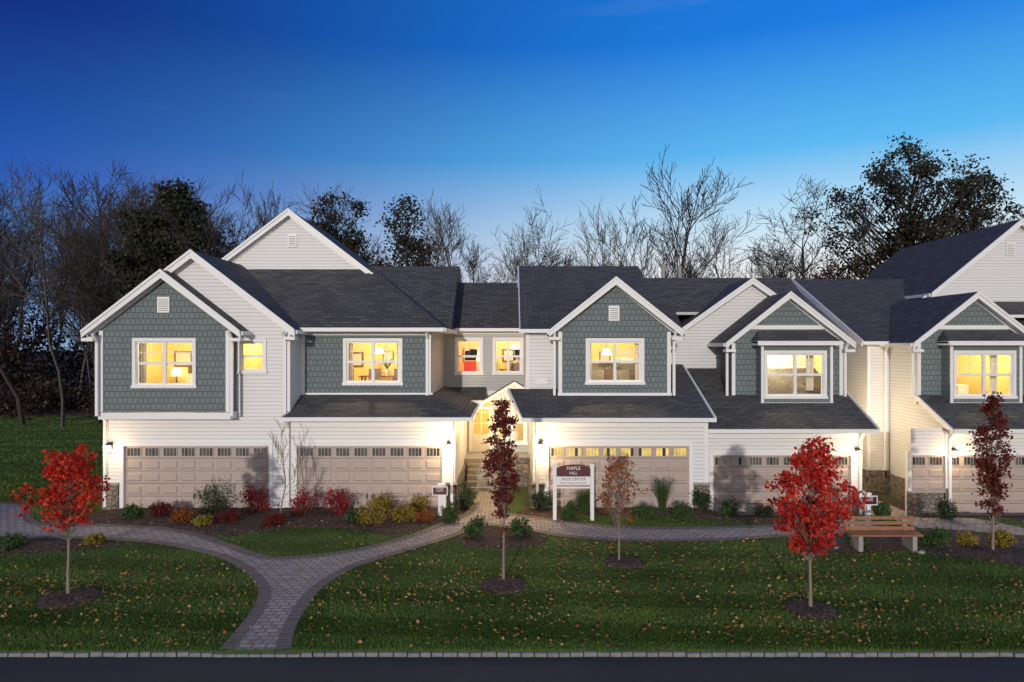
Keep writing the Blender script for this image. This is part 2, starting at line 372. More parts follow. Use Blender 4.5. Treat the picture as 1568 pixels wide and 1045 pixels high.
def garage_door(b,x0,x1,y,z0,z1,win):
    G='garage_door'; n=5; h=(z1-z0)/n; cols=8; cw=(x1-x0)/cols
    b.box('trim',TRIM,x0-.13,x0,y-.05,y+.12,z0,z1+.13); b.box('trim',TRIM,x1,x1+.13,y-.05,y+.12,z0,z1+.13)
    b.box('trim',TRIM,x0,x1,y-.05,y+.12,z1,z1+.13)
    yy=y+.06
    for r in range(n):
        a=z0+r*h+.007; e=z0+(r+1)*h-.007
        b.box(G,TAUPE,x0,x1,yy,yy+.04,a,e)
        for c in range(cols):
            l=x0+c*cw+.06; q=x0+(c+1)*cw-.06; bt=a+.07; tp=e-.07
            if r==n-1:
                b.box(G,TAUPE,l,q,yy-.022,yy-.002,bt-.02,tp+.02)
                k=4; pw=(q-l-.04)/k
                for i in range(k):
                    b.box('garage_windows',win if (c*3+i)%5 else BLACK,l+.02+i*pw+.010,l+.02+(i+1)*pw-.010,yy-.026,yy-.0225,bt+.005,tp-.005)
            else:
                A=[(l,yy-.001,bt),(q,yy-.001,bt),(q,yy-.001,tp),(l,yy-.001,tp)]
                d=.035; B=[(l+d,yy-.03,bt+d),(q-d,yy-.03,bt+d),(q-d,yy-.03,tp-d),(l+d,yy-.03,tp-d)]
                b.poly(G,TAUPE,B)
                for i in range(4):
                    j=(i+1)%4; b.poly(G,TAUPE,[A[i],A[j],B[j],B[i]])
    for c in(x0+(x1-x0)*.48,x0+(x1-x0)*.52): b.box(G,BLACK,c-.02,c+.02,yy-.05,yy-.005,z0+.35,z0+.5)
def lantern(b,x,y,z,w,light=True):
    P='wall_lantern'
    b.box(P,BLACK,x-.06,x+.06,y-.03,y-.005,z-.05,z+.18); b.beam(P,BLACK,(x,y-.03,z+.14),(x,y-.16,z+.2),.02,.02)
    cy=y-.16
    b.box(P,BLACK,x-.075,x+.075,cy-.075,cy+.075,z-.16,z-.14)
    for dx in(-.068,.068):
        for dy in(-.068,.068): b.beam(P,BLACK,(x+dx,cy+dy,z-.14),(x+dx*1.15,cy+dy*1.15,z+.1),.012,.012,(0,1,0))
    ap=(x,cy,z+.2); q=[(x-.1,cy-.1,z+.1),(x+.1,cy-.1,z+.1),(x+.1,cy+.1,z+.1),(x-.1,cy+.1,z+.1)]
    b.poly(P,BLACK,q)
    for i in range(4): b.poly(P,BLACK,[q[i],q[(i+1)%4],ap])
    b.tube('lantern_bulb',LAMPG,(x,cy,z-.12),(x,cy,z+.06),.05,10,.055)
    if light: point(b,'lantern_light',(x,cy-.30,z-.02),w,(1,.69,.35),.12)
def stonebase(b,x0,x1,y,z0,z1,d=.08):
    b.box('stone_base',STONE,x0,x1,y-d,y-.004,z0,z1); b.box('stone_base',CAP,x0-.02,x1+.02,y-d-.03,y-.004,z1,z1+.06)

# ================================================================== HOUSE A
A=Bld('townhouse')
yA=23.0
w_small=(sx(369,yA),sx(404,yA),sz(568,yA),sz(524,yA))
gwall(A,WHITE,-13.73,-7.46,2.95,6.0,-10.69,8.6,.768,yA,[w_small,(-13.3,-9.6,3.3,6.0)])
gd1=(sx(190,yA),sx(412,yA),0,2.13); gd2=(sx(455,yA),sx(677,yA),0,2.13)
A.wall('walls',WHITE,-13.73,-1.91,-.1,2.95,yA,[gd1,gd2])
garage_door(A,gd1[0],gd1[1],yA,0,2.13,GWIN2); garage_door(A,gd2[0],gd2[1],yA,0,2.13,GWIN2)
window(A,*w_small,yA,1)
room(A,-9.2,-7.6,yA+.15,yA+3.2,3.2,5.95,3,w=80)
gable_roof(A,-10.69,8.70,3.46,.768,22.75,27.2); frieze(A,-10.69,8.70,3.3,.768,yA)
yB=22.5; wB=(sx(208,yB),sx(296,yB),sz(590,yB),sz(523,yB))
gwall(A,GREEN,-13.59,-9.30,3.32,6.0,-11.41,7.87,.773,yB,[wB])
A.box('trim',TRIM,-13.62,-9.27,yB-.04,yA-.004,3.08,3.30)
A.side('walls',GREEN,-9.30,[(yB,3.3),(yA,3.3),(yA,6.2),(yB,6.2)]); A.side('walls',GREEN,-13.59,[(yB,3.3),(yA,3.3),(yA,6.2),(yB,6.2)])
gable_roof(A,-11.41,7.985,2.58,.773,22.2,23.4); frieze(A,-11.41,7.985,2.4,.773,yB,.16)
window(A,*wB,yB,2); room(A,-13.4,-9.45,yB+.15,yB+3.6,3.35,6.0,0,wx=wB[:2])
vent(A,sx(251,yB),sz(467,yB),.40,.52,yB)
corner(A,-13.53,yB,3.32,6.0); corner(A,-9.36,yB,3.32,6.0); downspout(A,-9.2,yB,3.2,5.7); downspout(A,-13.6,yB-.05,3.2,5.6)
downspout(A,-13.66,yA,.1,3.0)
corner(A,-7.53,yA,3.3,5.95); corner(A,-13.66,yA,.9,2.95); 
A.side('walls',WHITE,-7.46,[(yA,2.9),(27,2.9),(27,6.15),(yA,6.15)]); downspout(A,-7.62,yA,3.25,5.7)
yU=24.2; wU=(sx(530,yU),sx(612,yU),sz(586,yU),sz(523,yU))
A.wall('walls',GREEN,-7.46,-2.87,3.5,6.15,yU,[wU]); window(A,*wU,yU,2); room(A,-7.2,-3.05,yU+.15,yU+3.4,3.3,6.05,1,wx=wU[:2])
A.box('trim',TRIM,-7.44,-2.9,yU-.04,yU-.004,6.0-.12,6.04)
corner(A,-2.94,yU,3.75,5.9); corner(A,-7.4,yU,3.75,5.9); downspout(A,-3.0,yU,3.75,5.75); A.box('trim',TRIM,-7.44,-2.8,yU-.06,yU-.045,3.74,3.84)
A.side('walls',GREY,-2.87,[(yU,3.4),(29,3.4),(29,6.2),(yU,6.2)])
A.side('walls',WHITE,-1.91,[(yA,-.1),(29,-.1),(29,3.3),(yA,3.3)])
roofp(A,[(-8.6,23.7,6.12),(-2.4,23.7,6.12),(-5.55,26.95,8.53),(-11.0,26.95,8.53)])
roofp(A,[(-2.4,23.7,6.12),(-2.4,31.0,6.12),(-5.55,31.0,8.53),(-5.55,26.95,8.53)])
A.beam('roof',ROOF,(-2.42,23.72,6.16),(-5.55,26.95,8.56),.16,.04)
A.box('trim',TRIM,-7.4,-2.36,23.58,23.69,6.0,6.13)
A.box('trim',TRIM,-2.39,-2.3,23.69,28.9,6.0,6.13)
A.poly('trim',TRIM,[(-7.46,23.7,6.0),(-2.4,23.7,6.0),(-2.4,24.2,6.0),(-7.46,24.2,6.0)])
roofp(A,[(-13.9,27,6.1),(-2.4,27,6.1),(-2.4,31,9.12),(-13.9,31,9.12)]); roofp(A,[(-2.4,35,6.1),(-13.9,35,6.1),(-13.9,31,9.12),(-2.4,31,9.12)])
A.beam('roof_edge',BLACK,(-2.385,26.95,6.03),(-2.385,31,9.06),.02,.13); A.beam('trim',TRIM,(-2.36,35.05,6.03),(-2.36,31,9.06),.06,.2)
A.side('walls',GREY,-2.87,[(29,3),(35,3),(35,6),(31,9.0),(29,7.5)])
A.wall('walls',WHITE,-13.7,-2.87,-.1,6.3,34.9); A.side('walls',WHITE,-13.73,[(23,-.1),(34.9,-.1),(34.9,6.1),(31,9),(27,6.1),(23,6.1)])
gwall(A,WHITE,-12.6,-5.0,7.2,7.9,-8.76,10.77,.765,27.0)
gable_roof(A,-8.76,10.87,3.42,.765,26.75,33,.24); frieze(A,-8.76,10.87,3.2,.765,27.0)
vent(A,sx(448,27),sz(369,27),.36,.5,27.0)
zl=3.14
roofp(A,[(-7.62,22.6,zl),(-1.38,22.6,zl),(-2.85,24.2,zl+.66),(-7.44,24.2,zl+.66)],.1)
roofp(A,[(-1.38,22.6,zl),(-1.38,29,zl),(-2.85,29,zl+.66),(-2.85,24.2,zl+.66)],.1)
A.box('trim',TRIM,-7.66,-1.32,22.49,22.59,zl-.13,zl); A.box('trim',TRIM,-1.37,-1.28,22.6,29,zl-.13,zl)
A.poly('trim',TRIM,[(-7.6,22.6,zl-.12),(-1.4,22.6,zl-.12),(-1.4,23,zl-.12),(-7.6,23,zl-.12)])
A.beam('trim',TRIM,(-7.65,22.6,zl-.04),(-7.47,22.97,zl+.10),.05,.14)
A.box('trim',TRIM,-7.46,-1.88,yA-.04,yA-.004,zl-.36,zl-.12)
corner(A,-1.98,yA,.92,2.8); downspout(A,-2.02,yA,.1,2.7); downspout(A,-7.52,yA,.1,2.75)
stonebase(A,-13.78,-13.22,yA,-.1,.84); stonebase(A,-2.2,-1.86,yA,-.1,.84)
A.box('stone_base',STONE,-1.90,-1.83,yA-.08,28.9,-.1,.84)
lantern(A,-13.5,yA,2.08,30); lantern(A,-2.12,yA,2.12,80)
# connector / courtyard entry
yC=29.0
w1=(sx(700,yC),sx(736,yC),sz(571,yC),sz(521,yC)); w2=(sx(758,yC),sx(798,yC),sz(571,yC),sz(521,yC))
dr=(-1.72,-.88,1.0,3.12); w3=(-.55,-.2,1.5,3.0); w4=(.05,.55,1.4,3.1)
A.wall('walls',GREY,-2.87,1.3,-.1,6.35,yC,[w1,w2,dr,w3,w4])
window(A,*w1,yC,1); window(A,*w2,yC,2); window(A,*w3,yC,1); window(A,*w4,yC,1)
room(A,-2.8,-1.05,yC+.15,yC+2.8,3.4,6.2,2,PEACH,w=85); room(A,-.95,1.2,yC+.15,yC+2.8,3.4,6.2,1,w=100)
room(A,-2.8,1.2,yC+.15,yC+3.4,.9,3.3,3,w=130)
A.box('entry_door',TRIM,dr[0]-.1,dr[0],yC-.05,yC+.1,1.0,3.2); A.box('entry_door',TRIM,dr[1],dr[1]+.1,yC-.05,yC+.1,1.0,3.2); A.box('entry_door',TRIM,dr[0],dr[1],yC-.05,yC+.1,3.12,3.22)
A.box('entry_door',LINEN,dr[0],dr[1],yC+.02,yC+.06,1.0,1.75); 
for q in(dr[0],dr[1]-.1,(dr[0]+dr[1])/2-.02): A.box('entry_door',LINEN,q,q+(.1 if q!=(dr[0]+dr[1])/2-.02 else .04),yC+.021,yC+.059,1.75,3.12)
for q in(2.2,2.65): A.box('entry_door',LINEN,dr[0]+.1,dr[1]-.1,yC+.022,yC+.058,q,q+.03)
A.box('trim',TRIM,-2.8,1.25,yC-.05,yC-.004,3.35,3.6); A.box('trim',TRIM,-2.86,1.25,yC-.05,yC-.004,6.0,6.2)
roofp(A,[(-2.6,28.6,6.24),(1.4,28.6,6.24),(1.4,31.5,8.42),(-2.6,31.5,8.42)]); roofp(A,[(1.4,34.4,6.24),(-2.6,34.4,6.24),(-2.6,31.5,8.42),(1.4,31.5,8.42)])
A.box('trim',TRIM,-2.4,.5,28.5,28.59,6.11,6.24)
A.box('entry_steps',CONC,-1.9,.7,27.3,28.99,-.1,.98)
for i in range(5): A.box('entry_steps',CONC,-1.75,-.45,27.3-.3*(i+1),27.3-.3*i,-.1,.98-.17*(i+1))
A.box('low_stone_wall',STONE,-.3,.7,26.6,26.95,-.1,1.15); A.box('low_stone_wall',CAP,-.33,.73,26.56,26.99,1.15,1.22)
# porch gable over the entry
gable_roof(A,.1,4.05,1.25,.62,27.6,28.95,.13); A.poly('walls',WHITE,[(-1.0,27.75,3.3),(1.2,27.75,3.3),(.1,27.75,3.98)])
A.box('trim',TRIM,-2.6,-1.1,27.82,27.89,3.12,3.27)
roofp(A,[(-2.7,27.9,3.28),(-1.1,27.9,3.28),(-1.1,28.98,3.75),(-2.7,28.98,3.75)],.1)
for q in(-2.1,-.75): A.tube('porch_post',TRIM,(q,27.98,.98),(q,27.98,3.15),.07)
lantern(A,-.75,yC,2.3,30); point(A,'porch_light',(-.9,26.0,2.6),95,(1,.66,.28),.1)
A.tube('pendant_porch_lamp',SHADE,(-1.35,28.5,2.9),(-1.35,28.5,3.05),.12)
A.finish()

# ================================================================== HOUSE C
C=Bld('townhouse')
C.wall('walls',WHITE,.7,6.6,-.5,3.1,23.0,[(sx(840,23),sx(1055,23),0,2.13)])
garage_door(C,sx(840,23),sx(1055,23),23.0,0,2.13,GWIN)
C.side('walls',WHITE,.7,[(23,-.1),(29,-.1),(29,3.8),(24.6,3.8),(23,3.2)]); C.side('walls',WHITE,6.6,[(23,-.6),(27,-.6),(27,4.7),(23,3.2)])
wC=(sx(901,yU),sx(982,yU),sz(585,yU),sz(523,yU))
gwall(C,GREEN,1.64,5.63,3.5,6.0,3.64,7.8,.8,yU,[wC]); window(C,*wC,yU,2); room(C,1.8,5.5,yU+.15,yU+3.6,3.3,6.0,1,wx=wC[:2])
gable_roof(C,3.64,7.92,2.34,.8,23.9,29.5); frieze(C,3.64,7.92,2.15,.8,yU,.16)
vent(C,sx(940,yU),sz(480,yU),.38,.54,yU)
corner(C,1.71,yU,3.75,6.0); corner(C,5.56,yU,3.75,6.0); downspout(C,5.72,yU,3.75,5.7); downspout(C,1.5,yU+.05,3.75,5.7)
C.box('trim',TRIM,1.62,5.65,yU-.06,yU-.045,3.74,3.84)
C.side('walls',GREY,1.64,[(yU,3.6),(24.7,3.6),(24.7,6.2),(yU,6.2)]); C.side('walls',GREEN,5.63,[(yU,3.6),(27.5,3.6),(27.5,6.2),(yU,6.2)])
C.wall('walls',WHITE,.50,1.66,3.4,6.15,24.75); corner(C,.57,24.75,3.9,6.0)
C.box('balcony_vent',TRIM,.85,1.3,24.66,24.74,4.1,4.35)
C.wall('walls',WHITE,5.6,6.9,3.2,6.15,26.9)
C.side('walls',WHITE,.50,[(24.75,3.4),(34,3.4),(34,6),(30.2,8.9),(24.75,6.1)])
roofp(C,[(.3,24.4,6.1),(5.58,24.4,6.1),(5.58,30.2,9.03),(.3,30.2,9.03)]); roofp(C,[(5.58,34.3,6.1),(.3,34.3,6.1),(.3,30.2,9.03),(5.58,30.2,9.03)])
C.beam('trim',TRIM,(.28,24.35,6.02),(.28,30.2,8.97),.04,.15); C.beam('trim',TRIM,(.27,34.35,6.02),(.27,30.2,8.97),.06,.2)
C.box('trim',TRIM,.25,1.4,24.29,24.39,5.97,6.1); C.poly('trim',TRIM,[(.3,24.4,5.97),(1.6,24.4,5.97),(1.6,24.75,5.97),(.3,24.75,5.97)])
roofp(C,[(5.58,26.6,5.9),(6.75,26.6,5.9),(6.75,30.6,8.55),(5.58,30.6,8.55)])
roofp(C,[(6.75,28.1,6.894),(12.45,28.1,6.894),(12.45,30.6,8.55),(6.75,30.6,8.55)]); roofp(C,[(12.45,34.6,5.9),(5.58,34.6,5.9),(5.58,30.6,8.55),(12.45,30.6,8.55)])
C.side('walls',WHITE,5.6,[(26.6,5.8),(34.6,5.8),(30.4,8.95)])
C.wall('walls',WHITE,.53,12.4,-.6,6.1,34.0)
s3=.386; z0=3.12
roofp(C,[(.35,22.6,z0),(1.64,22.6,z0),(1.64,24.74,z0+s3*2.14),(-.1,24.74,z0+s3*2.14)],.1)
roofp(C,[(1.64,22.6,z0),(6.68,22.6,z0),(6.68,27.0,z0+s3*4.4),(1.64,27.0,z0+s3*4.4)],.1)
C.box('trim',TRIM,.3,6.74,22.49,22.59,z0-.13,z0); C.beam('trim',TRIM,(6.72,22.55,z0-.05),(6.72,27,z0+s3*4.4-.05),.06,.17)
C.beam('trim',TRIM,(.31,22.55,z0-.05),(-.14,24.74,z0+s3*2.14-.05),.05,.17)
C.poly('trim',TRIM,[(.4,22.6,z0-.12),(6.66,22.6,z0-.12),(6.66,23,z0-.12),(.4,23,z0-.12)])
C.box('trim',TRIM,.7,6.6,22.96,22.996,z0-.36,z0-.12)
corner(C,.77,23,.9,2.76); corner(C,6.53,23,.9,2.76); downspout(C,.85,23,.1,2.7)
stonebase(C,.66,1.08,23,-.1,.84); stonebase(C,6.12,6.64,23,-.5,.84); C.box('stone_base',STONE,.62,.69,22.93,28.9,-.1,.84)
lantern(C,.95,23,2.12,80)
for px,py in((1015,405),(1040,408)): C.tube('vent_pipe',CONC,(sx(px,31),30.9,8.3),(sx(px,31),30.9,sz(py,31)),.09,12)
C.finish()

# ================================================================== HOUSES D, E
def unitDE(b,ox,ground=-.48,garage_x=None,isE=False):
    g=ground
    x0,x1=garage_x
    gx=(7.07+ox,11.9+ox,g,1.66)
    b.wall('walls',WHITE,x0,x1,g-.1,2.6,24.0,[gx]); garage_door(b,gx[0],gx[1],24.0,g,1.66,GWIN2)
    b.side('walls',WHITE,x1,[(24,g-.1),(34,g-.1),(34,4.4),(27.5,4.4),(24,2.7)])
    rl=x0-.12 if not isE else x0-.07; rr=x1+.27; yb=25.6
    def rz(y): return 2.64+(y-23.5)*.49
    if isE:
        roofp(b,[(rl,23.5,2.64),(rr,23.5,2.64),(rr,yb,rz(yb)),(rl,yb,rz(yb))],.1); b.beam('trim',TRIM,(rl-.04,23.45,2.58),(rl-.04,yb,rz(yb)-.05),.06,.17)
        b.side('walls',WHITE,x0,[(24,g-.1),(25.58,g-.1),(25.58,3.5),(24,2.72)])
        b.side('walls',WHITE,x0,[(25.58,g-.1),(27.49,g-.1),(27.49,5.7),(25.58,5.7)])
    else:
        roofp(b,[(rl,23.5,2.64),(rr,23.5,2.64),(rr,27.5,rz(27.5)),(rl,27.5,rz(27.5))],.1); b.beam('trim',TRIM,(rr+.04,23.45,2.58),(rr+.04,27.5,rz(27.5)-.05),.06,.17)
        b.side('walls',WHITE,x0,[(24,g-.1),(27.5,g-.1),(27.5,4.4),(24,2.7)])
    b.box('trim',TRIM,rl,rr+.05,23.39,23.49,2.51,2.64)
    b.poly('trim',TRIM,[(rl,23.5,2.52),(rr,23.5,2.52),(rr,24,2.52),(rl,24,2.52)]); b.box('trim',TRIM,x0,x1,23.96,23.996,2.26,2.52)
    corner(b,x1-.07,24,.5,2.26); downspout(b,x1-.1,24,-.4,2.2); downspout(b,x0+.12,24,-.4,2.2); corner(b,x0+.07,24,.5,2.26)
    stonebase(b,x1-.36,x1+.04,24,g-.1,.36); stonebase(b,x0-.04,min(x0+.5,gx[0]-.15),24,g-.1,.36)
    b.box('stone_base',STONE,x0-.08,x0-.01,23.92,27.4 if isE else 33.9,g-.1,.36)
    xc=10.31+ox
    gwall(b,GREEN,8.23+ox,12.4+ox,3.3,5.62,xc,7.4,.79,yb,[(9.2+ox,11.7+ox,3.5,5.5)])
    if not isE: b.side('walls',GREEN,8.23+ox,[(yb,3.4),(27.5,3.4),(27.5,5.7),(yb,5.7)])
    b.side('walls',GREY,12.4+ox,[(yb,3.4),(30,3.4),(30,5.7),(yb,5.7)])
    gable_roof(b,xc,7.51,2.40,.79,25.3,30.5,.23); frieze(b,xc,7.51,2.2,.79,yb,.15)
    b.box('trim',TRIM,xc-1.35,xc+1.35,yb-.05,yb-.004,6.12,6.27)
    corner(b,8.3+ox,yb,3.6,5.6); corner(b,12.33+ox,yb,3.6,5.6); downspout(b,8.05+ox,yb+.05,3.6,5.35); downspout(b,12.45+ox,yb,3.6,5.35)
    yy=25.1; wv=(9.36+ox,11.46+ox,3.66,5.22)
    bx0,bx1=9.15+ox,11.79+ox
    b.wall('walls',GREEN,bx0,bx1,3.42,5.6,yy,[wv]); window(b,*wv,yy,2)
    b.side('walls',GREEN,bx0,[(yy,3.42),(yb,3.42),(yb,5.6),(yy,5.6)]); b.side('walls',GREEN,bx1,[(yy,3.42),(yb,3.42),(yb,5.6),(yy,5.6)])
    b.box('trim',TRIM,bx0-.02,bx1+.02,yy-.04,yb-.05,3.3,3.42)
    corner(b,bx0+.05,yy,3.42,5.5,.1); corner(b,bx1-.05,yy,3.42,5.5,.1)
    roofp(b,[(bx0-.2,24.85,5.68),(bx1+.2,24.85,5.68),(bx1-.05,25.58,6.08),(bx0+.05,25.58,6.08)],.08)
    roofp(b,[(bx0-.2,25.58,5.68),(bx0-.2,24.85,5.68),(bx0+.05,25.58,6.08)],.05); roofp(b,[(bx1+.2,24.85,5.68),(bx1+.2,25.58,5.68),(bx1-.05,25.58,6.08)],.05)
    b.box('trim',TRIM,bx0-.22,bx1+.22,24.78,24.84,5.52,5.67); b.box('trim',TRIM,bx0-.2,bx1+.2,24.85,25.58,5.52,5.59)
    room(b,8.45+ox,12.2+ox,yb+.04,yb+3.6,3.2,5.6,0,wx=(9.5+ox,11.3+ox),w=210)
Dh=Bld('townhouse')
unitDE(Dh,0,garage_x=(6.62,12.3))
gwall(Dh,WHITE,6.8,12.2,3.5,6.0,9.58,8.1,.71,27.5); gable_roof(Dh,9.58,8.21,3.0,.71,27.2,31,.23); frieze(Dh,9.58,8.21,2.8,.71,27.5)
corner(Dh,6.87,27.5,4.3,6.0)
lantern(Dh,12.1,24,1.75,45)
point(Dh,'side_entry_light',(12.85,26.3,2.6),150,(1,.76,.42),.1)
Dh.box('wall_lantern',BLACK,12.305,12.34,26.25,26.35,2.45,2.75); Dh.tube('side_entry_lantern',LAMPG,(12.45,26.3,2.5),(12.45,26.3,2.68),.06)
Dh.side('walls',WHITE,12.4,[(30.1,3.4),(34,3.4),(34,5.8),(30.1,5.8)]); Dh.side('walls',WHITE,12.42,[(26.6,5.6),(34,5.6),(30.6,8.5)])
Dh.finish()
E=Bld('townhouse')
unitDE(E,8.62-1.67,garage_x=(15.22,22.2),isE=True)
E.wall('walls',WHITE,14.3,15.21,-.6,5.7,27.5); E.wall('walls',WHITE,19.4,24,-.6,5.7,27.5); E.side('walls',WHITE,14.3,[(27.5,-.6),(40,-.6),(40,6),(34,8.7),(27.5,5.75)])
roofp(E,[(13.93,27.1,5.68),(26,27.1,5.68),(26,34,8.82),(13.93,34,8.82)]); roofp(E,[(26,41,5.68),(13.93,41,5.68),(13.93,34,8.82),(26,34,8.82)])
E.beam('trim',TRIM,(13.89,27.05,5.6),(13.89,34,8.76),.06,.24); E.beam('trim',TRIM,(13.89,41,5.6),(13.89,34,8.76),.06,.24)
E.box('trim',TRIM,13.9,15.3,26.99,27.09,5.55,5.68); E.poly('trim',TRIM,[(13.93,27.1,5.56),(15.2,27.1,5.56),(15.2,27.5,5.56),(13.93,27.5,5.56)])
corner(E,14.37,27.5,.6,5.5); downspout(E,15.0,27.5,.2,5.3)
E.box('stone_base',STONE,14.22,14.29,27.47,39,-.6,.5); E.box('stone_base',STONE,14.22,15.13,27.38,27.46,-.6,.5)
gwall(E,WHITE,18.0,26.2,6.3,7.6,22.2,10.93,.82,30); gable_roof(E,22.2,11.04,3.95,.82,29.75,39,.26); frieze(E,22.2,11.04,3.8,.82,30)
vent(E,sx(1547,30),sz(382,30),.4,.56,30)
roofp(E,[(17.4,28.6,6.8),(26,28.6,6.8),(26,30,7.45),(17.4,30,7.45)],.1); E.box('trim',TRIM,18.2,26,28.5,28.59,6.68,6.8)
E.wall('walls',WHITE,14.3,26,-.6,6,40)
lantern(E,15.45,24,1.75,35)
E.box('utility_meter',CONC,15.0,15.13,25.0,25.3,.7,1.2); E.box('utility_meter',CONC,15.02,15.13,25.6,25.85,.7,1.05)
E.finish()

# ================================================================== GROUND
def drop(x,y):
    t=np.clip((x-6.3)/1.2,0,1)*np.clip((y-21.6)/1.6,0,1)
    return -.49*t*t*(3-2*t)
xs=np.unique(np.concatenate([np.linspace(-500,-60,12),np.linspace(-60,60,121),np.linspace(60,500,12)]))
ys=np.unique(np.concatenate([np.linspace(-80,4,8),[4.0,4.05,12.28,12.29],np.linspace(4.2,12.2,5),np.linspace(12.5,40,56),np.linspace(42,100,20),np.linspace(120,900,14)]))
XX,YY=np.meshgrid(xs,ys)
ZZ=drop(XX,YY); ZZ=np.where((YY>4.02)&(YY<12.285),-.08,ZZ)
V=np.stack([XX.ravel(),YY.ravel(),ZZ.ravel()],1); nx=len(xs); ny=len(ys)
I=(np.arange(ny-1)[:,None]*nx+np.arange(nx-1)[None,:]).ravel()
Fq=np.stack([I,I+1,I+1+nx,I+nx],1)
link(bpy.data.objects.new('ground',nmesh('ground',V,Fq,[LAWN])))

def sheet(name,pts,z,mat,sub=None):
    b=bpy.data.meshes.new(name)
    from mathutils.geometry import tessellate_polygon
    tr=tessellate_polygon([[Vector((x,y,0)) for x,y in pts]])
    def zz(x,y): return z+float(drop(np.array(x),np.array(y)))
    b.from_pydata([(x,y,zz(x,y)) for x,y in pts],[],[tuple(t) for t in tr])
    b.materials.append(mat); uv=b.uv_layers.new(name='UVMap')
    for l in b.loops:
        c=b.vertices[l.vertex_index].co; uv.data[l.index].uv=(c.x,c.y)
    b.update()
    o=bpy.data.objects.new(name,b); link(o)
    import bmesh
    bm=bmesh.new(); bm.from_mesh(b)
    for f in bm.faces:
        if f.normal.z<0: f.normal_flip()
    bm.to_mesh(b); bm.free()
    return o
def smooth(pts,n=6):
    out=[]
    P=[Vector(p) for p in pts]
    for i in range(len(P)-1):
        a=P[max(i-1,0)]; b=P[i]; c=P[i+1]; d=P[min(i+2,len(P)-1)]
        for k in range(n):
            t=k/n
            q=.5*((2*b)+(c-a)*t+(2*a-5*b+4*c-d)*t*t+(3*b-a-3*c+d)*t**3); out.append((q.x,q.y))
    out.append(tuple(P[-1])); return out
low_l=[(335,996),(362,965),(385,935),(395,905),(372,875),(325,852),(240,834),(150,827),(60,825),(-120,826)]
up_l=[(-120,768),(20,770),(48,778),(60,800),(150,803),(240,807),(300,816),(350,832),(395,848),(432,853),(500,848),(560,838),(620,822),(680,800),(712,786),(724,770)]
up_r=[(762,786),(790,788),(860,797),(940,806),(1060,808),(1200,803),(1300,796),(1345,789)]
low_r=[(1360,806),(1300,817),(1200,823),(1100,829),(960,830),(870,824),(815,815),(770,808),(735,808),(690,825),(620,846),(545,870),(492,903),(464,940),(450,970),(445,996)]
G=lambda L:[gp(*p) for p in L]
path=smooth(G(low_l))+smooth(G(up_l))+[(-1.25,25.9),(-.55,25.9)]+smooth(G(up_r))+smooth(G(low_r))
sheet('brick_path',path,.010,PAVER)
spath=[(12.0,21.9),(12.2,20.6),(15.2,19.6),(15.4,20.6),(14.2,22.4),(14.15,30),(12.7,30),(12.7,22.6)]
sw=[]
for i in range(len(spath)):
    a=Vector(spath[i]); c=Vector(spath[(i+1)%len(spath)])
    for k in range(8): q=a.lerp(c,k/8); sw.append((q.x,q.y))
sheet('side_path',[(x,y) for x,y in sw],.024,PAVER)
def gridded(name,x0,x1,y0,y1,z,mat,step=.5,inside=None):
    xs=np.arange(x0,x1+.01,step); ys=np.arange(y0,y1+.01,step/2); X,Y=np.meshgrid(xs,ys); Z=drop(X,Y)+z
    V=np.stack([X.ravel(),Y.ravel(),Z.ravel()],1); nx=len(xs)
    I=(np.arange(len(ys)-1)[:,None]*nx+np.arange(nx-1)[None,:]).ravel(); Fq=np.stack([I,I+1,I+1+nx,I+nx],1)
    if inside is not None:
        c=V[Fq].mean(1); Fq=Fq[inside(c[:,0],c[:,1])]
    return link(bpy.data.objects.new(name,nmesh(name,V,Fq,[mat])))
gridded('driveway',15.9,32,19.6,24.1,.012,ASPH)
def pip(poly,X,Y):
    poly=np.array(poly); ins=np.zeros(X.shape,bool); j=len(poly)-1
    for i in range(len(poly)):
        xi,yi=poly[i]; xj,yj=poly[j]
        cnd=((yi>Y)!=(yj>Y)); 
        with np.errstate(divide='ignore',invalid='ignore'):
            xc=(xj-xi)*(Y-yi)/(yj-yi)+xi
        ins^=cnd&(X<xc); j=i
    return ins
# soldier-course border laid on the path edge
def ribbon(line,w,z):
    P=[Vector(p) for p in line]; n=len(P); V=[];UV=[];s=0
    mid=n//2; d=(P[mid+1]-P[mid-1]).normalized(); nn=Vector((-d.y,d.x)); q=P[mid]+nn*.1
    sg=1 if pip(path,np.array([q.x]),np.array([q.y]))[0] else -1
    for i in range(n):
        d=(P[min(i+1,n-1)]-P[max(i-1,0)]).normalized(); nn=Vector((-d.y,d.x))*sg
        if i: s+=(P[i]-P[i-1]).length
        for o in(-.01,w):
            q=P[i]+nn*o; V.append((q.x,q.y,z+float(drop(np.array(q.x),np.array(q.y))))); UV.append((s,.01+(o+.01)))
    Fc=[(2*i,2*i+1,2*i+3,2*i+2) if sg<0 else (2*i,2*i+2,2*i+3,2*i+1) for i in range(n-1)]
    me=bpy.data.meshes.new('edge'); me.from_pydata(V,[],Fc); me.materials.append(EDGEP); uv=me.uv_layers.new(name='UVMap')
    for l in me.loops: uv.data[l.index].uv=UV[l.vertex_index]
    me.update(); return me
eb=empty('path_border')
for i_,L in enumerate((low_l,up_l,up_r,low_r)): link(bpy.data.objects.new('edge',ribbon(smooth(G(L),10),.26,.017+.0007*i_)),eb)
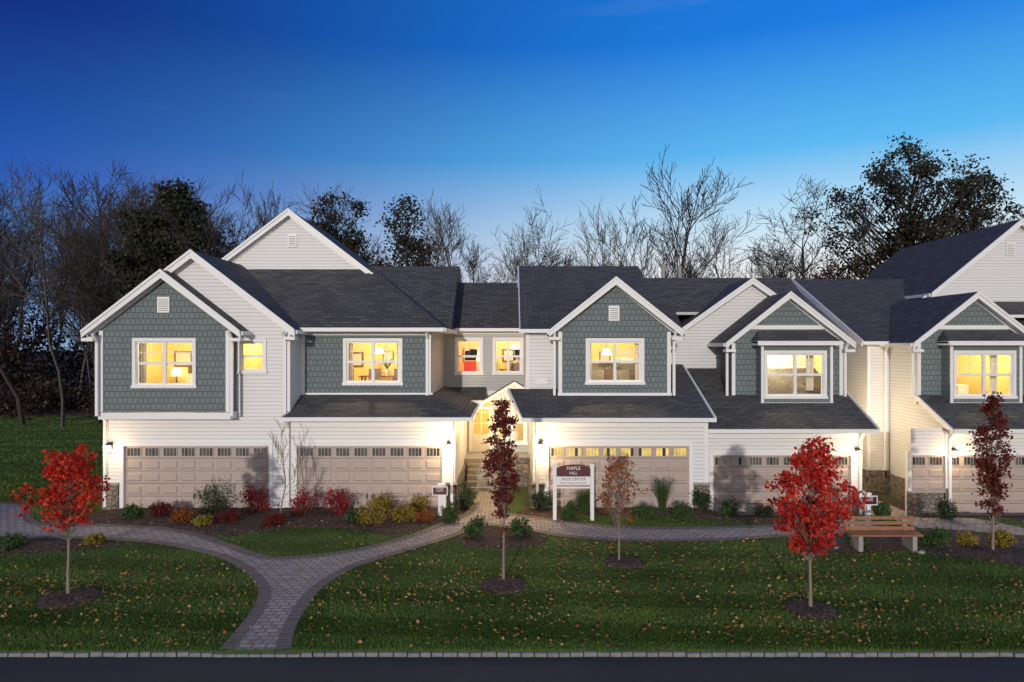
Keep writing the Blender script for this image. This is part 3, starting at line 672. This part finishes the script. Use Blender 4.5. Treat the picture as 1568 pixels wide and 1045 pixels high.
beds=[ G([(62,801),(150,804),(240,808),(300,817),(352,824),(400,814),(480,806),(545,812),(600,822),(680,801),(712,787),(722,768)])+[(-1.95,23.3),(-13.4,23.3),(-13.6,22.6)],
       [(.62,23.3)]+G([(785,787),(860,797),(890,790),(1060,792),(1120,800),(1200,801),(1300,793)])+[(12.7,22.3),(12.7,24.2),(.7,24.2)],
       G([(695,826),(735,808),(772,808),(815,815),(845,822),(830,836),(770,842),(715,838)]),
       G([(1200,826),(1300,818),(1370,806),(1470,812),(1568,822),(1800,835),(1800,885),(1568,869),(1500,857),(1400,845),(1260,848),(1205,840)]),
       G([(-30,828),(60,826),(150,828),(210,833),(130,842),(40,850),(-40,850)]),
       [(14.1,22.2),(15.9,21.4),(15.9,24),(14.2,28)]]
def bed(name,poly,h=.07,step=.12):
    p=np.array(poly); x0,y0=p.min(0)-.2; x1,y1=p.max(0)+.2
    xs=np.arange(x0,x1,step); ys=np.arange(y0,y1,step); X,Y=np.meshgrid(xs,ys)
    ins=pip(poly,X,Y)
    e=ins.astype(float)
    for _ in range(3):
        e2=e.copy(); e2[1:-1,1:-1]=(e[1:-1,1:-1]+e[:-2,1:-1]+e[2:,1:-1]+e[1:-1,:-2]+e[1:-1,2:])/5; e=e2
    r=np.random.default_rng(3).random(X.shape)
    Z=drop(X,Y)-.03+np.clip(e-.25,0,1)*(h+.04)+(r-.5)*.03*(e>.5)
    V=np.stack([X.ravel(),Y.ravel(),Z.ravel()],1); nx=len(xs)
    I=(np.arange(len(ys)-1)[:,None]*nx+np.arange(nx-1)[None,:]).ravel(); Fq=np.stack([I,I+1,I+1+nx,I+nx],1)
    k=(e.ravel()[Fq].max(1)>.2); Fq=Fq[k]
    return link(bpy.data.objects.new(name,nmesh(name,V,Fq,[MULCH],smooth=True)))
for p in beds: bed('mulch_bed',p)
rings=[(105,918,.62),(771,898,.55),(955,862,.5),(1241,936,.52),(1520,850,.5)]
ringpts=[]
for px,py,r in rings:
    x,y=gp(px,py); ringpts.append((x,y,r))
    poly=[(x+r*1.05*math.cos(t)*(1+.08*math.sin(3*t)),y+r*math.sin(t)) for t in np.linspace(0,2*math.pi,24,endpoint=False)]
    bed('mulch_ring',poly,.1,.06)
sheet('road',[(-80,4.1),(80,4.1),(80,12.2),(-80,12.2)],-.064,ASPH)
K=Bld('kerb')
x=-34.0
while x<34:
    w=.2+random.random()*.07
    if not(-5.45<x<-3.95): 
        dz=random.random()*.012; dy=random.random()*.03
        K.ext('kerb_blocks',KERBM,[(x,12.2+dy,-.1),(x+w-.015,12.2+dy,-.1),(x+w-.02,12.21+dy,-.005+dz),(x+.006,12.21+dy,-.005+dz)],(0,.075,0))
    else: K.box('kerb_blocks',KERBM,x,x+w-.015,12.2,12.275,-.1,-.015)
    x+=w
K.finish()

# ------------------------------------------------------------------ grass
def blades(N,X,Y,h,w,name,mat,r):
    keep=np.ones(len(X),bool)
    for p in beds: keep&=~pip(p,X,Y)
    keep&=~pip(path,X,Y); keep&=~pip(spath,X,Y)
    for (a,b_,rr) in ringpts: keep&=((X-a)**2+(Y-b_)**2)>(rr*.98)**2
    keep&=~((Y>22.9)&(X>-13.8)&(X<24)); keep&=~((X>15.8)&(Y>19.5)); keep&=(Y>12.30)
    X=X[keep];Y=Y[keep]; n=len(X); hh=h*(.6+.8*r.random(n)); ww=w*(.7+.6*r.random(n)); a=r.random(n)*np.pi
    Zg=drop(X,Y); lx=(r.random(n)-.5)*hh*1.3
    # mower stripes: blades lean alternately towards / away from the street
    stripe=np.sign(np.sin((Y+X*.06)*np.pi/.85)); ly=(r.random(n)-.5)*hh*1.0+stripe*hh*.45
    dx=np.cos(a)*ww/2; dy=np.sin(a)*ww/2
    V=np.empty((n,3,3)); V[:,0]=np.stack([X-dx,Y-dy,Zg],1); V[:,1]=np.stack([X+dx,Y+dy,Zg],1); V[:,2]=np.stack([X+lx,Y+ly,Zg+hh],1)
    return nmesh(name,V.reshape(-1,3),np.arange(n*3).reshape(n,3),[mat])
r=np.random.default_rng(11); N=330000
iy=r.random(N)*(1/12.3-1/23)+1/23; Y=1/iy; X=(r.random(N)*2-1)*(Y*.82+1.5)
m1=blades(N,X,Y,.045,.016,'lawn_grass',BLADE,r); link(bpy.data.objects.new('lawn_grass',m1))
N=90000; Y=22+ r.random(N)**1.3*32; X=-13.9-r.random(N)*(Y*.5)
m2=blades(N,X,Y,.07,.035,'back_lawn_grass',BLADE,r); link(bpy.data.objects.new('back_lawn_grass',m2))

def leaves(C,size,r,flat=0.0,asp=.75):
    n=len(C); a=r.normal(size=(n,3)); 
    if flat: a[:,2]*=(1-flat)
    a/=np.linalg.norm(a,axis=1)[:,None]+1e-9
    b=r.normal(size=(n,3)); 
    if flat: b[:,2]*=(1-flat)
    b-= (a*b).sum(1)[:,None]*a; b/=np.linalg.norm(b,axis=1)[:,None]+1e-9
    s=size*(.6+.8*r.random(n))[:,None]
    V=np.empty((n,4,3)); V[:,0]=C-a*s*.5; V[:,1]=C+b*s*asp*.5-a*s*.05; V[:,2]=C+a*s*.5; V[:,3]=C-b*s*asp*.5-a*s*.05
    return V.reshape(-1,3),np.arange(n*4).reshape(n,4)
N=2300; Y=1/(r.random(N)*(1/12.4-1/23)+1/23); X=(r.random(N)*2-1)*(Y*.8)
for _ in range(38):
    cx=r.uniform(-12,13); cy=r.uniform(13,22); k=70; X=np.concatenate([X,cx+r.normal(size=k)*1.1]); Y=np.concatenate([Y,cy+r.normal(size=k)*.5])
for (px,py,k) in((105,905,300),(1241,925,360),(771,890,200),(955,860,240)):
    cx,cy=gp(px,py); X=np.concatenate([X,cx+r.normal(size=k)*1.3]); Y=np.concatenate([Y,cy+r.normal(size=k)*1.0])
k=(Y>12.35)&(Y<22.8); 
onp=pip(path,X,Y); k&=~(onp&(r.random(len(X))<.8)); X=X[k];Y=Y[k]
Cc=np.stack([X,Y,drop(X,Y)+.038+r.random(len(X))*.015],1); Cc[pip(path,X,Y),2]-=.015
v,f=leaves(Cc,.07,r,.8); link(bpy.data.objects.new('fallen_leaves',nmesh('fallen_leaves',v,f,[FALL])))

# ------------------------------------------------------------------ trees
def tubes(segs,mat,name,sides=5):
    S=np.array([[*a,ra,*b,rb] for a,ra,b,rb in segs]); n=len(S)
    A=S[:,0:3];ra=S[:,3];B=S[:,4:7];rb=S[:,7]
    d=B-A; d/=np.linalg.norm(d,axis=1)[:,None]+1e-9
    ref=np.where(np.abs(d[:,2:3])<.9,np.array([[0,0,1.]]),np.array([[1.,0,0]]))
    u=np.cross(d,ref); u/=np.linalg.norm(u,axis=1)[:,None]+1e-9; w=np.cross(d,u)
    V=np.empty((n,2*sides,3))
    for i in range(sides):
        t=2*math.pi*i/sides; q=u*math.cos(t)+w*math.sin(t)
        V[:,i]=A+q*ra[:,None]; V[:,sides+i]=B+q*rb[:,None]
    base=np.arange(n)[:,None]*2*sides; Fc=[]
    for i in range(sides):
        j=(i+1)%sides; Fc.append(base+np.array([[i,j,sides+j,sides+i]]))
    return nmesh(name,V.reshape(-1,3),np.concatenate(Fc,0),[mat],smooth=True)
def crown_tree(name,loc,H,clear,rx,rz,leafm,bark,ncl,per,lsize,clr,seed,trunk=.04,shape='oval',limbs=1.0,sides=5):
    r=np.random.default_rng(seed); root=empty(name,loc)
    cz=(clear+H)/2; rz=(H-clear)/2
    C=[]
    while len(C)<ncl:
        p=r.uniform(-1,1,3); q=np.linalg.norm(p)
        if q>1: continue
        if q<.45 and r.random()<.45: continue
        th=math.atan2(p[1],p[0])
        wob=1+.22*math.sin(3*th+seed+2*p[2])+.16*math.sin(5*p[2]+seed)+.12*math.sin(7*th+4*p[2])
        if r.random()<.10: wob*=1.15
        sc=wob
        if shape=='cone': sc*=1-.55*max(p[2],-.3)
        if shape=='egg': sc*=1-.35*max(p[2],0)
        if shape=='column': sc*=(1-.35*abs(p[2])**2)
        C.append((p[0]*rx*sc,p[1]*rx*sc,cz+p[2]*rz*(1+.1*math.sin(4*th+seed))))
    C=np.array(C)
    segs=[]; tp=[np.array([0,0,-.05])]
    nT=7; top=clear+(H-clear)*.85
    for i in range(1,nT+1):
        tp.append(np.array([r.normal()*.012*H*.4,r.normal()*.012*H*.4,top*i/nT]))
    for i in range(nT): segs.append((tp[i],trunk*(1-.8*i/nT)+(.25*trunk if i==0 else 0),tp[i+1],trunk*(1-.8*(i+1)/nT)))
    def tpt(z):
        f=min(max(z/top*nT,0),nT-.001); i=int(f); return tp[i]+(tp[i+1]-tp[i])*(f-i), trunk*(1-.8*f/nT)
    for c in C[:int(ncl*limbs)]:
        hd=math.hypot(c[0],c[1]); z=max(clear*.85,min(top*.98,c[2]-hd*(.9 if shape!='column' else 1.6)-.05*H*r.random()))
        s,rr=tpt(z); m=s+(c-s)*.5+np.array([r.normal()*.04,r.normal()*.04,-.06*hd])*1
        r0=min(rr*.5,trunk*.3); segs+=[(s,r0,m,r0*.65),(m,r0*.65,c,r0*.25)]
        for _ in range(2):
            e=c+r.normal(size=3)*clr*.9; segs.append((c,r0*.25,e,r0*.1))
    o=bpy.data.objects.new('trunk',tubes(segs,bark,'trunk',sides)); link(o,root)
    w=r.uniform(.35,1.5,ncl); cnt=(w*per).astype(int)
    P=np.repeat(C,cnt,axis=0); P=P+r.normal(size=P.shape)*clr*np.array([.7,.7,.5])
    v,f=leaves(P,lsize,r); o=bpy.data.objects.new('foliage',nmesh('foliage',v,f,[leafm])); link(o,root)
    return root
def G3(px,py): x,y=gp(px,py); return (x,y,0)
crown_tree('red_maple_tree',G3(105,914),3.35,1.45,.68,0,L_RED,BARKL,110,32,.078,.11,3,.038,'egg')
crown_tree('red_maple_tree',G3(1241,934),3.55,1.15,.76,0,L_RED,BARKL,160,40,.078,.12,8,.04,'egg')
crown_tree('columnar_tree',G3(771,892),4.4,1.25,.33,0,L_BURG,BARKL,130,34,.07,.09,5,.035,'column')
crown_tree('columnar_tree',G3(1520,846),4.35,.85,.40,0,L_BURG,BARKL,130,34,.075,.10,6,.035,'column')
crown_tree('young_orange_tree',G3(948,862),2.85,.95,.46,0,L_ORG,BARKL,70,17,.065,.11,9,.03,'egg')

def bare(seed,H=1.0,lv=4,spread=.75,trunk=.012,up=.10,first=.25,nseg=4,tw=.0009,kids=(1,2)):
    r=np.random.default_rng(seed); segs=[]
    def grow(p,d,L,rad,l):
        n=nseg if l<lv else 7
        for i in range(n):
            d=d+r.normal(size=3)*.13+np.array([0,0,up]); d/=np.linalg.norm(d)
            q=p+d*L/n; r1=max(rad*(1-.62/n),tw); segs.append((p,rad,q,r1)); p=q; rad=r1
            if l>0 and (l<lv or (i+1)/n>first) and i<n:
                for _ in range(r.integers(kids[0],kids[1]+1)):
                    a=r.normal(size=3); a-=a.dot(d)*d; a/=np.linalg.norm(a)+1e-9
                    ang=r.uniform(.5,1.0)*spread; e=d*math.cos(ang)+a*math.sin(ang)
                    ll=L*r.uniform(.38,.6)*(1-.35*(i/n if l==lv else 0)); grow(p,e,ll if l<lv else L*r.uniform(.28,.42)*(1.15-.5*i/n),max(rad*.5,tw),l-1)
    grow(np.array([0,0,-.01]),np.array([0,0,1.]),1.0,trunk,lv)
    z=max(s[2][2] for s in segs)
    return [(a/z*H,ra/z*H,b/z*H,rb/z*H) for a,ra,b,rb in segs]
BV=[tubes(bare(40+i,lv=3,spread=[.7,.9,.8,.65,1.0][i],up=[.12,.07,.1,.14,.06][i],first=[.25,.35,.2,.4,.3][i],kids=(1,3),tw=.0011),BARK if i%2 else BARKD,'bare_tree_mesh',3) for i in range(5)]
def put_bare(px,top,D,i,name='bare_tree',parent=None,wide=1.0,x=None,h=None):
    X=sx(px,D) if x is None else x; h=sz(top,D) if h is None else h
    o=bpy.data.objects.new(name,BV[i%5]); o.location=(X,D,0); o.scale=(h*wide,h*wide,h); o.rotation_euler=(0,0,px*1.7+i); link(o,parent); return o
for px,tp_,D,i,w in((352,268,46,0,.9),(405,295,50,2,1),(470,280,52,1,1),(690,300,47,3,1),(735,365,52,2,1.2),(850,298,50,4,.9),(815,335,55,1,1),(962,228,48,0,1.25),(912,310,52,3,1),(1062,290,50,2,1),(1188,248,47,4,1.25),(1130,330,55,1,1),(1030,335,56,3,1),(1290,292,52,0,1),(1240,360,58,2,1),(640,310,50,1,1),(580,345,56,0,1.1),(880,355,60,2,1),(1480,290,60,1,1),(35,240,47,2,1.1),(150,236,48,4,1.1),(95,246,46,1,.9),(215,256,49,3,1),(-40,250,50,0,1),(180,260,53,2,1)):
    put_bare(px,tp_,D,i,wide=w)
W=empty('distant_woods')
rw=np.random.default_rng(21)
for k in range(78):
    D=rw.uniform(50,90); px=rw.uniform(-380,330) if k%5 else rw.uniform(330,1500)
    top=rw.uniform(250,335) if px<330 else rw.uniform(350,405)
    put_bare(px,top,D,k,'woods_tree',W,wide=rw.uniform(.8,1.2))
def brush(n,Dr,pr,hr,wr,per,ls,mat,nm):
    P=[]
    for _ in range(n):
        D=rw.uniform(*Dr); px=rw.uniform(*pr); cx=(px-784)*D/F; h=rw.uniform(*hr); w=rw.uniform(*wr); k=int(per*rw.uniform(.6,1.3))
        q=rw.normal(size=(k,3))*np.array([w*.45,w*.45,h*.28]); q[:,2]=np.abs(q[:,2]+h*.45); P.append(q+np.array([cx,D,0]))
    v,f=leaves(np.concatenate(P),ls,rw); link(bpy.data.objects.new(nm,nmesh(nm,v,f,[mat])),W)
brush(60,(51,62),(-420,420),(1.2,3.2),(1.5,3),260,.28,L_BRN,'undergrowth')
brush(70,(66,92),(-420,420),(4,13),(2.5,4.5),420,.42,L_BRN,'back_foliage')
brush(20,(60,80),(-300,400),(6,13),(2,3.5),420,.34,L_RUST,'rust_foliage')
brush(50,(70,95),(420,1560),(3,6),(2.5,5),220,.42,L_BRN,'back_foliage_low')
def bgt(name,px,top,D,clear,rx,lm,ncl,per,ls,cl,seed,shape='oval',tr=.3): 
    crown_tree(name,(sx(px,D),D,0),sz(top,D),clear,rx,0,lm,BARKD,ncl,per,ls,cl,seed,tr,shape,1.0,5)
bgt('oak_tree',1395,222,48,6.5,5.3,L_OAK,270,66,.21,.55,31,'oval',.32)
bgt('oak_tree',268,272,50,4,3.0,L_EVG,220,170,.26,.6,33,'oval',.35)
bgt('oak_tree',515,292,50,6,2.7,L_OAK,140,80,.2,.5,35,'oval',.25)
bgt('oak_tree',622,292,48,5,2.4,L_OAK,130,80,.2,.5,36,'egg',.22)
bgt('rust_leaf_tree',1300,372,52,4,2.2,L_RUST,70,60,.2,.6,37,'oval',.2)
bgt('rust_leaf_tree',350,345,56,4,2.6,L_RUST,70,60,.2,.6,38,'oval',.2)
bgt('oak_tree',1490,250,52,8,2.6,L_OAK,60,60,.2,.6,39,'oval',.25)

BS=tubes(bare(77,lv=3,spread=.6,up=.16,first=.2,trunk=.011,tw=.0022,kids=(1,1)),BARKL,'sapling_mesh',4)
for (px,py,h,w) in((431,797,3.25,1.0),(462,790,2.6,.7)):
    x,y=gp(px,py); o=bpy.data.objects.new('bare_sapling',BS); o.location=(x,y,0); o.scale=(h*w,h*w,h); o.rotation_euler=(0,0,px); link(o)

# ------------------------------------------------------------------ shrubs
def shrub(name,px,py,w,h,mat,seed,ls=.055,dens=1.0):
    x,y=gp(px,py); z=float(drop(np.array(x),np.array(y))); r=np.random.default_rng(seed)
    root=empty(name,(x,y,z)); n=int(34*dens); C=[]
    while len(C)<n:
        p=r.uniform(-1,1,3)
        if np.linalg.norm(p)>1: continue
        C.append((p[0]*w/2*(1+.2*r.normal()*.5),p[1]*w/2,h*.52+p[2]*h*.46+ .08*h*r.normal()))
    C=np.array(C); segs=[]
    for c in C: segs.append((np.array([c[0]*.12,c[1]*.12,-.02]),.012,c*np.array([.6,.6,.55]),.008)); segs.append((c*np.array([.6,.6,.55]),.008,c,.004))
    link(bpy.data.objects.new('stems',tubes(segs,BARK,'stems',4)),root)
    cnt=(r.uniform(.4,1.5,n)*42).astype(int); P=np.repeat(C,cnt,axis=0); P=P+r.normal(size=P.shape)*w*.1
    P[:,2]=np.maximum(P[:,2],.02)
    v,f=leaves(P,ls,r); link(bpy.data.objects.new('leaves',nmesh('leaves',v,f,[mat])),root)
S_=[('burning_bush',390,786,.95,.85,L_BURN),('burning_bush',463,790,.95,.85,L_BURN),('burning_bush',518,788,.85,.85,L_BURN),
('rhododendron_shrub',326,786,1.0,.95,L_GRN),('yellow_shrub',570,805,.95,.75,L_YEL),('yellow_shrub',617,800,.7,.5,L_YEL),('yellow_shrub',638,786,.6,.5,L_YEL),('yellow_shrub',585,786,.7,.55,L_YEL),
('green_shrub',728,823,.6,.5,L_GRN),('green_shrub',798,823,.6,.5,L_GRN),('green_shrub',831,782,.7,.65,L_DKG),('green_shrub',872,795,.6,.45,L_GRN),('green_shrub',988,795,.7,.45,L_GRN),('green_shrub',1046,797,.65,.45,L_GRN),
('green_shrub',1072,782,.7,.7,L_DKG),('green_shrub',1118,790,.65,.5,L_GRN),('green_shrub',1170,788,.6,.5,L_DKG),('green_shrub',1350,797,.6,.6,L_GRN),('green_shrub',1430,838,.65,.45,L_GRN),('green_shrub',1480,836,.5,.35,L_YEL),('green_shrub',1452,796,.7,.6,L_DKG),('green_shrub',1532,838,.6,.4,L_YEL),
('green_shrub',690,800,.5,.5,L_GRN),('green_shrub',712,782,.55,.9,L_DKG),('green_shrub',20,842,.6,.4,L_GRN),('green_shrub',145,836,.45,.3,L_YEL),
('low_perennial',280,800,.7,.4,L_ORG),('low_perennial',350,800,.7,.35,L_BURG),('low_perennial',205,795,.6,.4,L_GRN),('low_perennial',420,806,.6,.3,L_BURG),('low_perennial',545,800,.5,.35,L_GRN),('low_perennial',1310,838,.6,.3,L_GRN),('low_perennial',895,786,.6,.55,L_GRN),('low_perennial',245,792,.6,.4,L_BURG),('low_perennial',310,806,.5,.3,L_YEL),('low_perennial',650,800,.5,.3,L_ORG),('low_perennial',1235,800,.5,.35,L_GRN)]
for i,(nm,px,py,w,h,m) in enumerate(S_): shrub(nm,px,py,w,h,m,100+i)
def ograss(px,py,h,w,seed):
    x,y=gp(px,py); r=np.random.default_rng(seed); segs=[]
    for _ in range(170):
        a=r.random()*6.28; d=np.array([math.cos(a),math.sin(a),0]); l=h*r.uniform(.6,1); o=r.random()**.7*w
        p0=d*.07*r.random(); p1=p0+d*o*.3+np.array([0,0,l*.55]); p2=p0+d*o*.8+np.array([0,0,l*.9]); p3=p0+d*o*1.2+np.array([0,0,l*.88])
        segs+=[(p0,.006,p1,.005),(p1,.005,p2,.004),(p2,.004,p3,.001)]
    o=bpy.data.objects.new('ornamental_grass',tubes(segs,L_GRN,'ornamental_grass',3)); o.location=(x,y,0); link(o)
ograss(1015,788,1.35,.45,1); ograss(895,788,.95,.35,2)
# ------------------------------------------------------------------ signs
def text(root,body,x,y,z,size,mat):
    c=bpy.data.curves.new('lettering','FONT'); c.body=body; c.size=size; c.align_x='CENTER'; c.align_y='CENTER'; c.extrude=.002
    c.materials.append(mat); o=bpy.data.objects.new('lettering',c); o.location=(x,y,z); o.rotation_euler=(R(90),0,0); link(o,root)
sg=Bld('sales_centre_sign'); xs_,ys_=gp(878,797); zt=sz(712,ys_)
for dx in(-.59,.59):
    sg.box('post',TRIM,xs_+dx-.055,xs_+dx+.055,ys_-.055,ys_+.055,-.1,zt-.02); sg.box('post_cap',TRIM,xs_+dx-.075,xs_+dx+.075,ys_-.075,ys_+.075,zt-.02,zt+.03)
arc=[(xs_-.53,zt-.36)]+[(xs_+.53,zt-.36)]+[(xs_+.53*math.cos(t),zt-.12+.12*math.sin(t)) for t in np.linspace(0,math.pi,14)]
sg.slab_y('maroon_panel',MAROON,arc,ys_-.03,ys_+.03)
sg.box('white_panel',TRIM,xs_-.53,xs_+.53,ys_-.028,ys_+.028,zt-.64,zt-.37); sg.box('rail',TRIM,xs_-.53,xs_+.53,ys_-.02,ys_+.02,zt-.74,zt-.70)
sg.finish()
text(sg.root,'MAPLE',xs_,ys_-.035,zt-.11,.15,TRIM); text(sg.root,'HILL',xs_,ys_-.035,zt-.26,.13,TRIM)
text(sg.root,'SALES CENTER',xs_,ys_-.033,zt-.45,.12,MAROON); text(sg.root,'Maple Townhomes 555-0140',xs_,ys_-.033,zt-.57,.07,MAROON)
for px,py,top in((674,792,743),(1329,806,757)):
    s=Bld('small_post_sign'); x,y=gp(px,py); zt=sz(top,y)
    s.box('post',TRIM,x-.06,x+.06,y-.06,y+.06,-.05,zt); s.box('post_cap',TRIM,x-.08,x+.08,y-.08,y+.08,zt,zt+.04)
    s.box('panel_border',TRIM,x-.25,x+.25,y-.083,y-.064,zt-.32,zt-.03)
    s.box('panel',MAROON,x-.22,x+.22,y-.092,y-.0835,zt-.29,zt-.06)
    s.finish(); text(s.root,'MODEL\nHOME',x,y-.095,zt-.13,.075,TRIM)
# bench
bn=Bld('park_bench'); bx0,by=gp(1352,842); w=.95
for sgn in(-1,1):
    xx=bx0+sgn*.72
    bn.ext('concrete_leg',CONC,[(xx-.06,by-.25,-.02),(xx-.06,by+.25,-.02),(xx-.06,by+.30,.42),(xx-.06,by+.38,.85),(xx-.06,by+.28,.85),(xx-.06,by+.18,.47),(xx-.06,by-.25,.42)],(.12,0,0))
for i in range(5): bn.box('seat_slat',BENCHW,bx0-w,bx0+w,by-.25+i*.095,by-.25+i*.095+.08,.42+i*.004,.465+i*.004)
for i in range(3):
    z=.50+i*.13; yy=by+.17+(z-.47)*.27-.035
    bn.ext('back_slat',BENCHW,[(bx0-w,yy,z),(bx0+w,yy,z),(bx0+w,yy+.022,z+.085),(bx0-w,yy+.022,z+.085)],(0,.035,-.008))
bn.finish()
def boulder(px,py,s,seed):
    import bmesh
    bm=bmesh.new(); bmesh.ops.create_icosphere(bm,subdivisions=3,radius=s)
    r=np.random.default_rng(seed); k=r.normal(size=(6,3))
    for v in bm.verts:
        d=v.co.normalized(); a=sum(math.sin(3*d.dot(Vector(q))) for q in k); v.co*=1+.07*a; v.co.z*=.6
    me=bpy.data.meshes.new('boulder'); bm.to_mesh(me); bm.free(); me.materials.append(CAP); o=bpy.data.objects.new('boulder',me); x,y=gp(px,py); o.location=(x,y,s*.3); link(o)
boulder(1262,838,.12,2); boulder(1282,842,.09,3); boulder(1410,848,.1,4)
# small path light in the centre bed
pl=Bld('path_light'); x,y=gp(768,838)
pl.tube('stake',BLACK,(x,y,0),(x,y,.22),.012); pl.tube('hood',BLACK,(x,y,.22),(x,y,.29),.07,12,.02)
pl.finish()

# ================================================================== WORLD / SUN / CAMERA
wd=bpy.data.worlds.new('World'); scene.world=wd; wd.use_nodes=True; t=wd.node_tree; t.nodes.clear()
def N_(typ): return t.nodes.new(typ)
tc=N_('ShaderNodeTexCoord'); nz=N_('ShaderNodeVectorMath'); nz.operation='NORMALIZE'; t.links.new(tc.outputs['Generated'],nz.inputs[0])
sp=N_('ShaderNodeSeparateXYZ'); t.links.new(nz.outputs[0],sp.inputs[0])
def wramp(src,stops):
    n=N_('ShaderNodeValToRGB'); t.links.new(src,n.inputs[0]); cr=n.color_ramp
    while len(cr.elements)<len(stops): cr.elements.new(.5)
    for e,(p,c) in zip(cr.elements,stops): e.position=p; e.color=(*c,1)
    return n.outputs[0]
def wmr(src,a,b,lo=0.,hi=1.,smooth=True):
    m=N_('ShaderNodeMapRange'); m.interpolation_type='SMOOTHSTEP' if smooth else 'LINEAR'; t.links.new(src,m.inputs[0])
    for i,v in zip((1,2,3,4),(a,b,lo,hi)): m.inputs[i].default_value=v
    return m.outputs[0]
def wmix(f,a,b,bt='MIX'):
    m=N_('ShaderNodeMix'); m.data_type='RGBA'; m.blend_type=bt
    for s_,v in((m.inputs[0],f),(m.inputs[6],a),(m.inputs[7],b)):
        if isinstance(v,float): s_.default_value=v
        elif isinstance(v,tuple): s_.default_value=v
        else: t.links.new(v,s_)
    return m.outputs[2]
L_=wramp(sp.outputs[2],[(0,(.20,.34,.58)),(.10,(.07,.24,.57)),(.2,(.007,.080,.44)),(.38,(.0012,.012,.18)),(1,(.001,.006,.09))])
R_=wramp(sp.outputs[2],[(0,(1.0,.80,.68)),(.09,(.90,.86,.84)),(.16,(.58,.78,.91)),(.26,(.11,.48,.88)),(.40,(.009,.20,.74)),(1,(.004,.04,.25))])
fb=wmix(wmr(sp.outputs[0],-.70,.42),L_,R_)
B_=wramp(sp.outputs[2],[(0,(.74,.66,.63)),(.25,(.57,.56,.60)),(.6,(.22,.28,.40)),(1,(.004,.03,.2))])  # unseen sky behind the camera, brightened as added fill for facades and lawn
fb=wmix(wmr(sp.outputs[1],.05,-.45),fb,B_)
mp=N_('ShaderNodeVectorMath'); mp.operation='MULTIPLY'; t.links.new(nz.outputs[0],mp.inputs[0]); mp.inputs[1].default_value=(2.2,2.2,16)
ns=N_('ShaderNodeTexNoise'); ns.inputs['Scale'].default_value=1.3; ns.inputs['Detail'].default_value=4; t.links.new(mp.outputs[0],ns.inputs['Vector'])
mc=wmix(wmr(ns.outputs[0],.64,.88,0.,.10,False),fb,(.5,.62,.75,1))
sky=N_('ShaderNodeTexSky'); sky.sky_type='NISHITA'; sky.sun_disc=False; sky.sun_elevation=R(9); sky.sun_rotation=R(172)
ad=wmix(.003,mc,sky.outputs[0],'ADD')
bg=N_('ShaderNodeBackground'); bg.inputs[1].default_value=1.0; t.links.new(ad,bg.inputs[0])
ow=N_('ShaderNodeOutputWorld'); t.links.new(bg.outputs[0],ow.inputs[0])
su=bpy.data.lights.new('sun','SUN'); su.energy=1.75; su.angle=R(.8); su.color=(1,.92,.82)
so=bpy.data.objects.new('sun',su); so.rotation_euler=(R(81),0,R(-9)); link(so)

cam=bpy.data.cameras.new('camera'); cam.lens=24; cam.sensor_width=36; cam.shift_y=7.5/1568; cam.clip_end=2000
co=bpy.data.objects.new('camera',cam); co.location=(0,0,CH); co.rotation_euler=(R(90),0,0); link(co); scene.camera=co
scene.view_settings.view_transform='Standard'; scene.view_settings.look='None'; scene.view_settings.exposure=0
